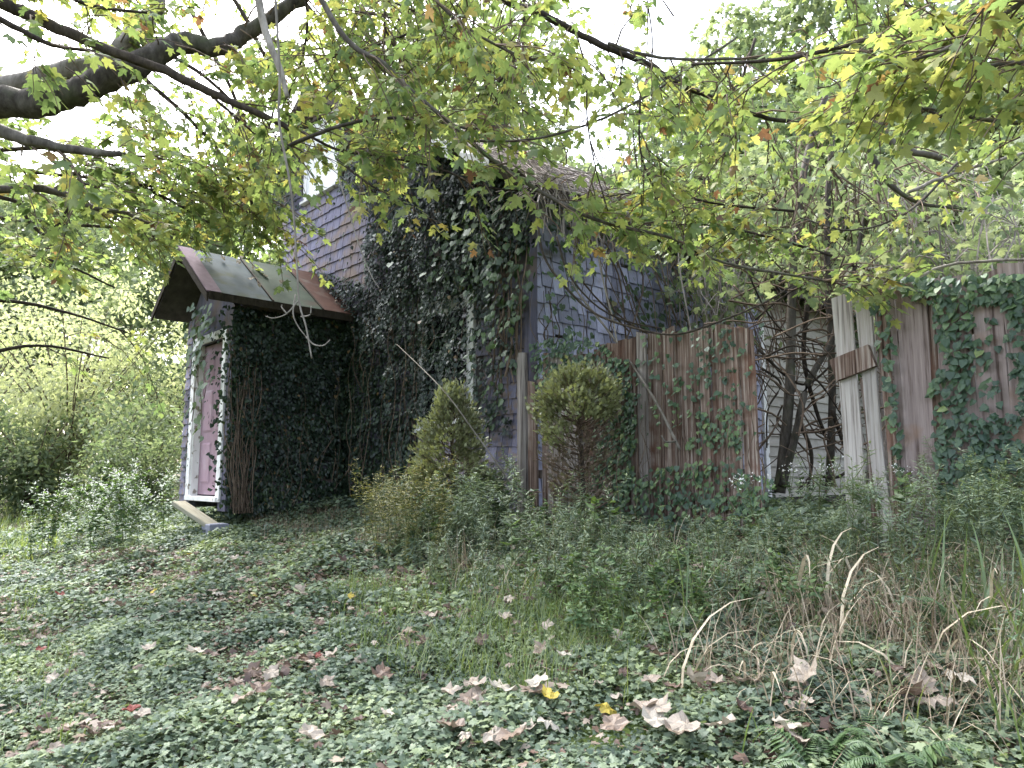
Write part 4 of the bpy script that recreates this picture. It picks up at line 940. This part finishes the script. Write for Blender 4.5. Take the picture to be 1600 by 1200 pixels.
def scatter(protos, poly, n, seed, smin=.7, smax=1.2, spots=None):
    rg = np.random.default_rng(seed); p = gpos(rg, n, poly) if spots is None else np.array([PG(*s) for s in spots])
    for i, q in enumerate(p):
        pr = protos[i % len(protos)]; s = rg.uniform(smin, smax); rot = (rg.normal(0, .08), rg.normal(0, .08), rg.uniform(0, 6.28))
        if '_base' not in pr: pr['_base'] = pr['label']
        if not pr.get('_placed'): zlabel(pr, pr['_base'], q); pr['_placed'] = 1; pr.location = q; pr.rotation_euler = rot; pr.scale = (s, s, s)
        else: zlabel(dup(pr, q, rot, s), pr['_base'], q)
gr1 = [weed_proto('goldenrod_plant', 100 + k, .66, 60, .085, 'grey_green', LANCE, 'grey-green narrow-leaved weed', 'narrow-leaved weeds below the shrubs and fence', branch=3) for k in range(4)]
scatter(gr1, [(600, 850), (820, 830), (960, 850), (960, 900), (860, 910), (640, 900)], 60, 101, .5, .9)
scatter(gr1, [(940, 880), (1220, 880), (1220, 930), (940, 930)], 34, 102, .3, .5)
gr2 = [weed_proto('goldenrod_plant', 110 + k, .85, 75, .095, 'grey_green', LANCE, 'bushy grey-green weed', 'tall weeds before the right-hand fence', branch=4) for k in range(3)]
scatter(gr2, [(1220, 860), (1640, 850), (1640, 1000), (1420, 960), (1240, 920)], 64, 111, .38, .78)
yw = [weed_proto('yellowing_weed', 120 + k, .75, 55, .075, 'yellow_weed', LANCE, 'yellowing feathery weed', 'yellowing weeds left of the cone-shaped shrub', branch=4) for k in range(3)]
scatter(yw, [(545, 850), (700, 835), (720, 890), (570, 900)], 30, 121, .6, 1.0)
bw = [weed_proto('broadleaf_weed', 130 + k, .5, 14, .14, 'green', OVATE, 'fresh green broad-leaved weed', 'broad-leaved weeds in the bank', droop=.2, lo=.4, hi=1, singles=True) for k in range(3)]
scatter(bw, None, 0, 131, .7, 1.1, [(800, 905), (830, 895), (930, 880), (945, 885), (1270, 800), (1290, 805), (1400, 850), (1420, 860), (1440, 855), (1520, 860), (1570, 880), (660, 840), (1380, 860), (1340, 860), (920, 850), (680, 880), (1495, 830), (1590, 840)])
lw_ = [weed_proto('low_weed', 140 + k, .24, 26, .05, 'green', OVATE, 'low green herb', 'low herbs in the ivy', branch=2, lo=.3) for k in range(3)]
scatter(lw_, [(860, 920), (1250, 920), (1320, 1000), (1000, 1060), (840, 1000)], 90, 141, .6, 1.2)
lw2 = [weed_proto('low_weed', 145 + k, .30, 30, .055, 'grey_green', LANCE, 'low grey-green weed', 'low grey-green weeds at the foot of the bank', branch=2) for k in range(2)]
scatter(lw2, [(640, 880), (1220, 870), (1640, 930), (1560, 1080), (1200, 1050), (900, 970), (680, 950)], 210, 146, .6, 1.2)
dk = [weed_proto('leafy_weed', 150 + k, .55, 34, .10, 'green', OVATE, 'dark leafy weed', 'dark leafy weeds at the foot of the fence', branch=3, lo=.1, hi=.6) for k in range(3)]
scatter(dk, [(640, 830), (940, 845), (940, 890), (680, 870)], 26, 151, .4, .8)
scatter(dk, [(940, 865), (1230, 865), (1230, 900), (940, 900)], 20, 152, .22, .4)
wa = [weed_proto('white_aster', 160 + k, .8, 40, .06, 'green', LANCE, 'white-flowered aster', 'white asters before the fence gap', flowers=9, branch=3) for k in range(2)]
scatter(wa, None, 0, 161, .6, .8, [(1232, 850), (1340, 855), (1410, 860), (1215, 900), (1570, 1130)])
wl_ = [weed_proto('white_snakeroot', 170 + k, .85, 44, .09, 'green', OVATE, 'white-flowered leafy plant', 'white-flowered plants left of the porch', flowers=7, branch=6, lo=.4) for k in range(2)]
scatter(wl_, [(20, 870), (140, 830), (280, 810), (230, 870), (60, 900)], 30, 171, .6, 1.1)
scatter(gr1, [(560, 850), (830, 815), (850, 860), (640, 890)], 34, 105, .75, 1.05)
scatter(dk, [(620, 835), (830, 812), (830, 850), (650, 880)], 16, 155, .6, 1.0)
scatter(dk, None, 0, 156, .6, .9, [(1215, 800), (1240, 795), (1262, 800), (1285, 795), (1300, 800), (1225, 780), (1275, 780)])
# ferns
def fern_proto(seed, label, mat='green'):
    rg = np.random.default_rng(seed); root = thing('fern', label, 'fern', group='ferns in the undergrowth')
    for k in range(6):
        az = k * 1.05 + rg.normal(0, .2); L = rg.uniform(.34, .48); s = np.linspace(0, 1, 12); d = np.array([math.cos(az), math.sin(az), 0])
        ln = d * (s * L * .8)[:, None] + UP * (L * .75 * np.sin(s * 2.0))[:, None] * .8; g = G(); tube(g, ln, np.linspace(.004, .001, 12), 4, .5)
        n = 22; f = np.linspace(.12, .98, n); sd = np.cross(d, UP)
        for sgn in (-1, 1):
            p = np.stack([np.interp(f, s, ln[:, i]) for i in range(3)], -1); leaves(g, p, sgn * sd + d * .45 + rg.normal(0, .06, (n, 3)), np.tile(UP, (n, 1)) + d * .2, .16 * L / .4 * np.sin(np.clip(f * 1.1 + .25, 0, 1) * math.pi * .92) + .012, np.clip(.6 + rg.normal(0, .1, n), 0, 1), LANCE)
        g.build('frond', M[mat], root)
    return root
fr = [fern_proto(180, 'bright green fern'), fern_proto(181, 'bright green fern')]
scatter(fr, None, 0, 182, .42, .62, [(1300, 1190), (1390, 1215), (640, 860), (625, 845), (1285, 1235), (700, 850), (610, 870), (1480, 1000)])
# dry grass clumps
def clump(seed, n, ln, wd, mat, label, name='dry_grass_clump', lean=.35, bend=.9, cat='grass clump', group=None, spread=.1, lo=.1, hi=1):
    rg = np.random.default_rng(seed); g = G(); b = rg.normal(0, spread, (n, 3)) * [1, 1, 0]
    blades(g, b, rg.uniform(0, 6.28, n), ln * rg.uniform(.5, 1.2, n), wd * rg.uniform(.6, 1.3, n), np.abs(rg.normal(0, lean, n)), np.abs(rg.normal(bend, .5, n)), rg.uniform(lo, hi, n), seg=6)
    return tag(g.build(name, M[mat]), label, cat, group)
dc = [clump(190 + k, 34, .5, .007, 'dry', 'tan clump of dead grass', group='dead grass clumps', lo=.2, hi=.9) for k in range(3)]
scatter(dc, None, 0, 191, .55, .85, [(710, 905), (735, 915), (720, 895), (920, 850), (910, 860), (1020, 880), (1500, 1010), (1540, 1040), (1350, 960), (1380, 990), (1420, 1000), (1450, 1030), (1580, 1090), (1300, 1060), (1090, 1060), (1330, 1010), (1400, 1050), (1480, 1110), (1560, 1150), (1250, 1010), (755, 860), (1370, 900), (1545, 950), (1590, 1000)])
gc = [clump(195 + k, 16, .75, .020, 'grass', 'long green strap-leaved grass', 'strap_grass', .3, .8, group='strap-leaved grass at the right', lo=.2, hi=.8) for k in range(2)]
scatter(gc, None, 0, 196, .5, .8, [(1530, 1010), (1580, 1040), (1555, 980), (1600, 1090), (1490, 970), (1440, 960), (1290, 880), (1070, 1010), (1600, 1180), (1630, 1000)])
pc = [clump(200 + k, 4, .74, .018, 'dry', 'pale bleached bent strap leaves', 'bent_strap_leaf', .10, 2.3, 'dead leaf', 'bleached bent strap leaves', .07, .85, 1) for k in range(3)]
scatter(pc, None, 0, 201, .6, .95, [(1215, 960), (1250, 950), (1300, 960), (1270, 970), (1180, 1090), (1080, 1090), (1540, 880), (1515, 890), (1200, 1120), (1355, 930), (720, 850), (735, 845), (1590, 940), (1150, 1000), (1330, 1020), (1420, 980), (1500, 960), (1560, 1020), (1460, 1090), (1260, 1060)])

# ------------------------------------------------------------------ fallen leaves
def fallen():
    rg = np.random.default_rng(210); me = {}
    for j, c in enumerate((.05, .25, .45, .6, .72, .85, .93, 1.0)):
        for k in range(3):
            v0, t = FALLEN; v, t = np.concatenate([v0[:1], v0[:1] * .5 + v0[1:] * .5, v0[1:]]), None; nn = len(v0) - 1; v = v.copy(); r = np.hypot(v[:, 0], v[:, 1] - .3)
            t = [[0, a + 1, (a + 1) % nn + 1] for a in range(nn)] + [x for a in range(nn) for x in ([a + 1, a + 1 + nn, (a + 1) % nn + 1 + nn], [a + 1, (a + 1) % nn + 1 + nn, (a + 1) % nn + 1])]
            v[:, 2] = (.5, -.45, .3)[k] * r * r + .10 * np.sin(9 * v[:, 0] + k * 2) * np.cos(8 * v[:, 1]) + .1 * np.sin(6 * v[:, 1] + k) * v[:, 0] * 2; v[:, 0] *= (.85, .7, .95)[k]; g = G(); g.add(v, t, c); me[j, k] = g.mesh('fallen_leaf', M['fallen'])
    names = {0: 'dark brown', 1: 'reddish brown', 2: 'tan brown', 3: 'pale tan', 4: 'pale buff', 5: 'cream', 6: 'yellow', 7: 'dark red'}
    def put(q, j, sz, label):
        o = link('fallen_leaf', me[j, int(rg.integers(3))]); az = rg.uniform(0, 6.28)
        tip = np.array([math.cos(az), math.sin(az), rg.normal(0, .2)]); o.matrix_world = leaf_matrix(np.asarray(q) + UP * rg.uniform(.09, .14), tip, unit(rg.normal(0, .22, 3) + [0, -.2, 1]), sz * .78)
        tag(o, label, 'fallen leaf', 'fallen maple leaves on the ground')
    ex = [(312, 1052, 5, .15, 'large cream curled leaf lying on the ivy in the lower left'), (238, 1044, 4, .11, 'pale buff leaf just left of the large cream curled one'), (126, 1054, 4, .13, 'pale buff leaf in the ivy at the lower left edge'), (386, 1074, 1, .13, 'reddish brown leaf right of the large cream curled one'), (196, 1140, 7, .12, 'dark red leaf in the lower left ivy'),
          (600, 1098, 1, .16, 'folded brown leaf in the lower centre ivy'), (692, 1126, 4, .12, 'pinkish pale leaf left of the bottom centre leaf pile'), (790, 1122, 5, .17, 'largest cream leaf on the bottom centre leaf pile'), (766, 1146, 5, .14, 'cream leaf just under the largest one in the bottom pile'), (755, 1118, 4, .12, 'pale leaf tucked left of the largest cream leaf'), (790, 1158, 3, .13, 'pale tan leaf at the foot of the bottom centre pile'),
          (756, 1192, 4, .15, 'pale leaf at the very bottom edge below the pile'), (800, 1190, 2, .15, 'tan brown leaf at the bottom edge beside a pale one'), (850, 1128, 2, .15, 'tan brown leaf right of the bottom centre pile'), (940, 1150, 6, .15, 'yellow leaf right of the bottom centre pile'), (1015, 1150, 4, .16, 'pale wrinkled leaf near the bottom right of centre'), (1022, 1185, 5, .15, 'cream leaf at the bottom edge right of centre'), (844, 1170, 5, .12, 'cream leaf on the bright ivy below the tan brown one'),
          (1265, 1122, 4, .18, 'long pale torn leaf in front of the ferns'), (1180, 1108, 3, .15, 'tan leaf under the bleached straws'), (1462, 1120, 3, .15, 'pinkish tan leaf in the straw at lower right'), (1410, 1140, 1, .16, 'reddish brown leaf in the straw near the ferns'), (1080, 1188, 4, .16, 'pale leaf at the bottom edge left of the ferns'), (1150, 1190, 4, .14, 'pale leaf at the bottom edge just left of the ferns'),
          (797, 966, 4, .14, 'pale star-shaped leaf on the grass in the middle of the bank'), (788, 1003, 4, .12, 'pale leaf below the star-shaped one on the bank'), (684, 990, 3, .15, 'pinkish leaf on the thin grass of the bank'), (668, 990, 1, .1, 'brown leaf beside the pinkish one on thin grass'), (655, 1036, 2, .10, 'small orange-tan leaf standing in the thin grass'), (885, 1058, 5, .10, 'small white upright leaf in the grass of the bank'), (475, 950, 4, .16, 'pale leaf on the ivy before the yellowing weeds'), (332, 950, 5, .11, 'small cream leaf in the dark ivy at left'), (234, 944, 6, .09, 'small yellow leaf in the dark ivy at left'), (548, 1064, 5, .10, 'small white leaf in the ivy left of the folded brown leaf'),
          (600, 1155, 5, .10, 'small white leaf near the bottom edge left of centre'), (62, 1000, 3, .12, 'pale tan leaf at the left edge of the ivy'), (70, 1100, 4, .1, 'small pale leaf low at the left edge'), (380, 1130, 3, .15, 'pale tan leaf in the lower left ivy near a red-brown one'), (415, 1122, 1, .13, 'red-brown leaf right of the pale tan one'), (470, 1190, 4, .15, 'pale leaf at the bottom edge left of centre')]
    for x, y, j, s, lab in ex: put(PG(x, y), j, s, lab)
    pts = gpos(rg, 205, [(-20, 900), (300, 860), (600, 860), (1000, 900), (1640, 960), (1660, 1220), (-60, 1220)])
    for q in pts:
        j = int(rg.choice(8, p=[.20, .20, .22, .19, .12, .04, .02, .01])); put(q, j, rg.uniform(.05, .12), names[j] + ' maple leaf lying scattered on the ivy bank')
    pts = gpos(rg, 30, [(700, 1095), (1500, 1095), (1560, 1215), (650, 1215)])
    for q in pts:
        j = int(rg.choice([2, 3, 4, 5, 6], p=[.3, .34, .24, .09, .03])); put(q, j, rg.uniform(.09, .16), names[j] + ' maple leaf among the many along the bottom edge')
    for (x, y) in ((372, 412), (396, 420), (350, 408), (388, 437), (412, 430), (375, 400), (405, 450), (440, 440)):   # on the porch roof
        s_ = (PRIDGE + .06 - PEAVE) / (PRIDGE_U - 3.72); nrm = unit(-AV * s_ + UP)
        o_ = H(-1.0, 3.72, PEAVE + .035); d = ray(x, y); q = CAM + d * (((o_ - CAM) @ nrm) / (d @ nrm))
        o = link('fallen_leaf', me[4, int(rg.integers(3))]); o.matrix_world = leaf_matrix(q + nrm * .015, rg.normal(0, 1, 3), nrm + rg.normal(0, .15, 3), .10); tag(o, 'small pale leaf lying on the grey-blue part of the porch roof', 'fallen leaf', 'fallen leaves on the porch roof')
fallen()

# ------------------------------------------------------------------ the maples overhead, branches reaching into the picture
class Maple:
    def __init__(s, label, base, seed, lo, hi):
        s.root = thing('maple_tree', label, 'tree', base); s.b = np.array(base, float); s.rg = np.random.default_rng(seed); s.L = []; s.tw = G(); s.lo = lo; s.hi = hi
    def limb(s, pts, r0, r1, mat='bark', n=20, tl=.7, ls=.115, droop=.35, start=.0, name='limb', dens=1.0, spread=1.0):
        """pts: image x, image y, distance; also grows n leafy twigs along it"""
        q = smooth_line(np.array([P(*p) for p in pts]), 6); rg = s.rg
        q = q + rg.normal(0, r1 * .18, q.shape)
        g = G(); tube(g, q - s.b, np.linspace(r0, r1, len(q)), 8, rough=.07, rg=rg); g.build(name, M[mat], s.root, True)
        s.twigs(q, n, tl, ls, droop, start, dens, spread)
    def twigs(s, q, n, tl, ls, droop, start=0.0, dens=1.0, spread=1.0):
        rg = s.rg
        for k in range(n):
            f = rg.uniform(start, 1) * (len(q) - 1.001); i = int(f); b = q[i] + (q[i + 1] - q[i]) * (f - i); d = unit(q[i + 1] - q[i])
            lat = unit(np.cross(d, UP)) * rg.choice([-1, 1]); dirn = unit(d * .7 + lat * rg.uniform(.3, 1.1) * spread + UP * rg.normal(.05, .35) + rg.normal(0, .2, 3)); L = tl * rg.uniform(.5, 1.25)
            s.twig(b, dirn, L, ls, droop, dens)
            for _ in range(rg.integers(1, 3)):
                s.twig(b + dirn * L * rg.uniform(.3, .7), unit(dirn + rg.normal(0, .6, 3)), L * .55, ls * .9, droop, dens)
    def twig(s, b, d, L, ls, droop, dens):
        rg = s.rg; t = np.linspace(0, 1, 6); q = b + d * (t * L)[:, None] - UP * (droop * L * t ** 2)[:, None] + np.cumsum(rg.normal(0, .02 * L, (6, 3)), 0) * (t > 0)[:, None]
        e = proj(q[[3, 5]])
        if any(inpoly(e, pl).any() and rg.uniform() < pr for pl, pr in CLEAR): return
        tube(s.tw, q - s.b, np.linspace(.0055, .002, 6) * (.7 + L), 4, rg.uniform())
        m = max(2, int(L * 15 * dens)); f = rg.uniform(.25, 1.02, m) ** .8; c = np.stack([np.interp(f, t, q[:, i]) for i in range(3)], -1)
        az = rg.uniform(0, 6.28, m); out = np.stack([np.cos(az), np.sin(az), rg.normal(-.25, .25, m)], -1); tip = unit(out + d * .5 - UP * .35); pet = out * rg.uniform(.02, .08, (m, 1))
        nor = unit(rg.normal(0, .42, (m, 3)) + UP); base = rg.uniform(s.lo, s.hi)
        s.L.append((c + pet, tip, nor, ls * rg.uniform(.55, 1.2, m), np.clip(base + rg.normal(0, .13, m) + (rg.uniform(0, 1, m) < .04) * .3, 0, 1)))
    def done(s, singles=300):
        p, t, n, z, c = [np.concatenate([x[i] for x in s.L]) for i in range(5)]; p = p - s.b; rg = s.rg
        px = proj(p + s.b); inv = (px[:, 0] > -30) & (px[:, 0] < 1630) & (px[:, 1] > -30) & ((p + s.b)[:, 1] > .5); dist = np.linalg.norm(p + s.b - CAM, axis=1)
        key = np.where(inv, z / dist, 0); order = np.argsort(-key); near, far = order[:singles], order[singles:]
        s.tw.build('twigs', M['brown_twig'], s.root, kind='stuff')
        g = G(); leaves(g, p[far], t[far], n[far], z[far], c[far], MAPLE_LO, curl=rg.uniform(-.4, 1.6, len(far))); g.build('foliage', M['maple'], s.root, kind='stuff')
        me = []
        for j in range(10):
            for k in range(2):
                gg = G(); leaves(gg, [[0, 0, 0]], [[0, 1, 0]], np.array([[0, 0, 1.]]), 1, (j + .5) / 10, MAPLE, curl=[(.4, 1.5)[k]]); me.append(gg.mesh('leaf', M['maple']))
        for i in near:
            o = link('leaf', me[min(9, int(c[i] * 10)) * 2 + int(rg.integers(2))], s.root); o.matrix_local = leaf_matrix(p[i], t[i], n[i], z[i])
        return len(p)
CLEAR = [([(470, 190), (545, 190), (560, 320), (600, 430), (560, 470), (440, 410), (440, 300), (470, 300)], .72), ([(690, 235), (870, 235), (900, 420), (720, 470), (600, 440), (610, 350)], .7), ([(860, 420), (1120, 450), (1180, 500), (1180, 530), (860, 570)], .65),
         ([(-60, 470), (290, 430), (300, 900), (-60, 900)], .93), ([(285, 385), (440, 405), (600, 490), (540, 600), (350, 560), (240, 515)], .95), ([(290, 85), (370, 120), (350, 230), (290, 250), (265, 170)], .75), ([(120, 150), (190, 140), (190, 215), (120, 215)], .6), ([(880, -20), (1280, -20), (1260, 150), (1130, 150), (1000, 115), (880, 55)], .72), ([(-60, 110), (200, 85), (300, 45), (480, -20), (500, 20), (310, 105), (150, 170), (-60, 185)], .7), ([(-40, -20), (60, 5), (470, 185), (450, 220), (-40, 40)], .55), ([(-40, 195), (190, 230), (190, 250), (-40, 225)], .5), ([(1190, 230), (1330, 200), (1560, 230), (1540, 350), (1330, 400), (1200, 420)], .55), ([(880, 150), (1010, 150), (1000, 310), (890, 280)], .6)]
# big maple whose trunk stands outside the picture on the left
mA = Maple('old maple whose thick dark limbs reach in from the left', (-7.2, 5.2, float(gz(-7.2, 5.2))), 220, .26, .74)
def trunk(mp, h, r):
    g = G(); q = smooth_line([[0, 0, -.3], [.1, .05, h * .4], [.0, .15, h * .75], [.2, .3, h]], 5); tube(g, q, np.linspace(r, r * .45, len(q)), 12, rough=.05, rg=mp.rg); g.build('trunk', M['bark'], mp.root, True)
trunk(mA, 7.5, .42)
mA.limb([(-420, 260, 5.6), (-200, 190, 5.9), (-40, 163, 6), (60, 160, 6), (130, 140, 6), (200, 108, 6), (255, 80, 6.1), (290, 66, 6.2), (340, 74, 6.3), (380, 52, 6.4), (430, 24, 6.5), (490, -20, 6.6), (600, -120, 7)], .15, .055, n=26, tl=1.0, start=.2)
mA.limb([(-300, 190, 6.3), (-20, 138, 6.3), (80, 116, 6.4), (170, 92, 6.5), (225, 40, 6.6), (255, -20, 6.7), (270, -140, 6.8)], .11, .07, 'pale_bark', n=18, tl=1.0)
mA.limb([(-260, -120, 5.2), (-20, -6, 5.4), (40, 20, 5.5), (80, 40, 5.5), (170, 78, 5.5), (260, 112, 5.6), (340, 150, 5.7), (410, 180, 5.8), (462, 206, 5.9)], .065, .022, 'dark_bark', n=26, tl=.8)
mA.limb([(-300, 90, 4.8), (-10, 200, 5), (60, 222, 5), (130, 236, 5.1), (190, 241, 5.2)], .055, .022, 'bark', n=5, tl=.5)
mA.limb([(-300, 320, 7), (0, 296, 7), (90, 300, 7), (150, 326, 7), (200, 334, 7.1), (270, 372, 7.2)], .05, .012, 'bark', n=26, tl=.9)
mA.limb([(85, 300, 7), (105, 280, 7), (120, 270, 7), (128, 285, 7), (150, 292, 7)], .028, .016, 'bark', n=3, tl=.5)
mA.limb([(0, 308, 7), (30, 318, 7), (45, 345, 7), (70, 366, 7), (95, 345, 7), (105, 325, 7)], .022, .010, 'dark_bark', n=6, tl=.7)
for pts in ([(-200, 420, 8), (0, 400, 8), (90, 410, 8.3), (180, 450, 8.6)], [(-200, 200, 8), (0, 260, 8.2), (160, 280, 8.5), (300, 300, 9), (400, 310, 9.2)], [(-100, 330, 9), (100, 350, 9), (240, 360, 9.4), (330, 380, 9.8)], [(-200, 480, 8.5), (0, 470, 8.8), (110, 490, 9), (200, 520, 9.3)], [(200, 100, 8), (300, 190, 8.3), (360, 260, 8.6), (400, 330, 9)], [(100, -60, 7), (200, 60, 7.3), (330, 150, 7.6), (420, 230, 8)], [(-60, 560, 9), (60, 540, 9), (170, 560, 9.5)], [(160, 180, 9), (280, 240, 9.2), (360, 310, 9.4), (420, 360, 9.6)], [(220, 60, 8.5), (320, 120, 8.8), (390, 190, 9), (440, 260, 9.2)], [(120, 250, 8.5), (240, 300, 8.8), (330, 350, 9)], [(-60, 240, 7.5), (100, 230, 7.7), (260, 250, 8)], [(330, -60, 8), (400, 60, 8.2), (430, 150, 8.4), (400, 260, 8.6)], [(300, 20, 9), (370, 160, 9.2), (400, 270, 9.4), (380, 370, 9.6)], [(440, -40, 8), (520, 60, 8.1), (560, 140, 8.2), (600, 190, 8.3)]):
    mA.limb(pts, .030, .010, 'dark_bark', n=24, tl=1.05, ls=.115, droop=.45, dens=1.25)
for pts in ([(-300, -200, 5), (0, -90, 5.2), (120, 0, 5.3), (230, 20, 5.4)], [(-200, -60, 4.4), (0, 30, 4.6), (80, 70, 4.7), (150, 80, 4.8)]):
    mA.limb(pts, .03, .01, 'dark_bark', n=12, tl=.7)
print('mA', mA.done())
# maple overhead on the right
mB = Maple('maple whose long thin branches sweep across the house from above', (5.6, -1.6, float(gz(5.6, -1.6))), 230, .28, .76)
trunk(mB, 6.5, .3)
B = [([(560, -160, 4.6), (780, -5, 5), (830, 15, 5), (890, 45, 5.1), (950, 75, 5.1), (1010, 100, 5.2), (1060, 130, 5.2), (1130, 160, 5.3), (1200, 185, 5.3), (1290, 196, 5.4)], .032, .014, 'dark_bark', 16, .7, .0),
     ([(950, 68, 5.05), (1000, 84, 5), (1060, 92, 5), (1130, 92, 4.9), (1230, 88, 4.9), (1330, 70, 4.8)], .014, .008, 'bark', 14, .6, 0),
     ([(470, -60, 5), (540, 60, 5), (600, 100, 5), (640, 140, 5), (700, 190, 5), (770, 250, 5), (830, 290, 5), (900, 330, 5), (960, 352, 5.1), (1050, 372, 5.1), (1130, 410, 5.2), (1250, 432, 5.2), (1340, 446, 5.2), (1420, 440, 5.1)], .022, .007, 'bark', 36, .55, .1),
     ([(440, 235, 5.6), (480, 215, 5.5), (560, 190, 5.4), (640, 185, 5.4), (730, 200, 5.3), (790, 195, 5.3)], .018, .008, 'bark', 16, .5, 0),
     ([(470, 205, 5.6), (530, 235, 5.5), (600, 245, 5.4), (680, 262, 5.4), (760, 292, 5.3), (850, 300, 5.3)], .012, .005, 'dark_bark', 14, .5, 0),
     ([(525, 248, 5.5), (580, 290, 5.4), (640, 322, 5.4), (665, 345, 5.4)], .010, .004, 'dark_bark', 10, .4, 0),
     ([(740, 220, 5), (830, 218, 5), (930, 190, 5), (1010, 150, 5), (1070, 112, 5), (1150, 60, 5)], .010, .008, 'bark', 10, .5, 0),
     ([(600, -90, 4.2), (680, 0, 4.3), (740, 50, 4.3), (820, 90, 4.4), (880, 95, 4.4)], .012, .006, 'bark', 12, .6, 0),
     ([(900, 50, 4.8), (915, 110, 4.8), (918, 190, 4.8), (930, 260, 4.8), (950, 330, 4.9)], .007, .004, 'dark_bark', 5, .4, 0),
     ([(1000, 150, 5), (1000, 230, 5), (1020, 290, 5), (1060, 340, 5)], .008, .004, 'dark_bark', 6, .4, 0),
     ([(1800, -60, 3.6), (1600, 8, 3.8), (1470, 30, 3.9), (1330, 70, 4), (1200, 95, 4.1), (1080, 100, 4.2)], .022, .008, 'dark_bark', 18, .6, 0),
     ([(1900, 120, 3.2), (1700, 100, 3.3), (1560, 100, 3.5), (1440, 130, 3.6), (1340, 160, 3.8)], .018, .007, 'bark', 16, .55, 0),
     ([(1850, -120, 2.8), (1640, -20, 3.0), (1540, 40, 3.1), (1470, 80, 3.2), (1400, 100, 3.3)], .016, .006, 'bark', 14, .5, 0),
     ([(1900, 260, 4.2), (1700, 200, 4.3), (1560, 190, 4.4), (1430, 170, 4.5), (1300, 200, 4.7)], .018, .007, 'bark', 18, .6, 0),
     ([(1250, -200, 4.4), (1330, -60, 4.4), (1420, 10, 4.4), (1500, 90, 4.4), (1600, 160, 4.4)], .016, .008, 'dark_bark', 14, .6, 0),
     ([(1500, 250, 6), (1420, 330, 6), (1330, 360, 6), (1250, 340, 6.2)], .012, .006, 'bark', 10, .55, 0),
     ([(700, -200, 5.6), (640, -60, 5.8), (600, 30, 5.8), (640, 110, 5.9)], .018, .008, 'dark_bark', 12, .75, 0),
     ([(850, -200, 5.6), (780, -60, 5.8), (700, 20, 5.8), (620, 60, 5.9), (520, 90, 6)], .018, .008, 'dark_bark', 20, .75, 0),
     ([(800, -100, 5.6), (820, 20, 5.8), (800, 100, 5.8), (760, 150, 5.9)], .016, .008, 'dark_bark', 14, .7, 0),
     ([(460, -100, 6), (480, 20, 6.2), (470, 100, 6.3), (440, 170, 6.5)], .016, .008, 'dark_bark', 20, .75, 0), ([(560, -60, 7.5), (640, 40, 7.6), (660, 120, 7.7), (640, 200, 7.8)], .016, .008, 'dark_bark', 22, .7, 0), ([(760, -80, 7), (740, 40, 7.1), (760, 130, 7.2), (830, 190, 7.2)], .016, .008, 'dark_bark', 16, .7, 0), ([(1000, -60, 6.6), (1020, 80, 6.7), (990, 190, 6.8), (1000, 300, 6.9)], .008, .005, 'dark_bark', 8, .7, 0), ([(1180, 60, 6.5), (1140, 180, 6.5), (1100, 280, 6.6), (1090, 360, 6.7)], .014, .006, 'dark_bark', 20, .65, 0), ([(1240, 330, 6.2), (1130, 320, 6.2), (1020, 300, 6.3), (930, 310, 6.3)], .012, .005, 'dark_bark', 16, .5, 0), ([(1300, 400, 6.4), (1200, 370, 6.4), (1080, 350, 6.5), (960, 370, 6.5)], .012, .005, 'dark_bark', 16, .45, 0), ([(420, -120, 6.5), (560, -20, 6.6), (700, 40, 6.7), (840, 130, 6.9)], .016, .008, 'dark_bark', 22, .8, 0), 
     ([(1360, 150, 6.3), (1374, 190, 6.3), (1400, 228, 6.3), (1470, 246, 6.3)], .045, .028, 'bark', 0, .5, 0), ([(1420, 118, 6.3), (1395, 132, 6.3), (1370, 148, 6.3)], .03, .03, 'bark', 0, .5, 0),
     ([(1355, 228, 6.2), (1372, 262, 6.2), (1395, 292, 6.2), (1440, 318, 6.2), (1510, 326, 6.2)], .03, .012, 'bark', 0, .5, 0), ([(1420, 300, 6), (1480, 275, 6), (1560, 250, 6), (1700, 210, 6)], .016, .012, 'pale_bark', 4, .5, 0),
     ([(1410, 460, 5.2), (1460, 420, 5.2), (1540, 408, 5.1), (1640, 405, 5)], .012, .010, 'pale_bark', 0, .5, 0)]
for pts, r0, r1, mt, n, tl, st_ in B: mB.limb(pts, r0, r1, mt, n=int(n * 1.9), tl=tl, ls=.095, start=st_, dens=1.2)
print('mB', mB.done())
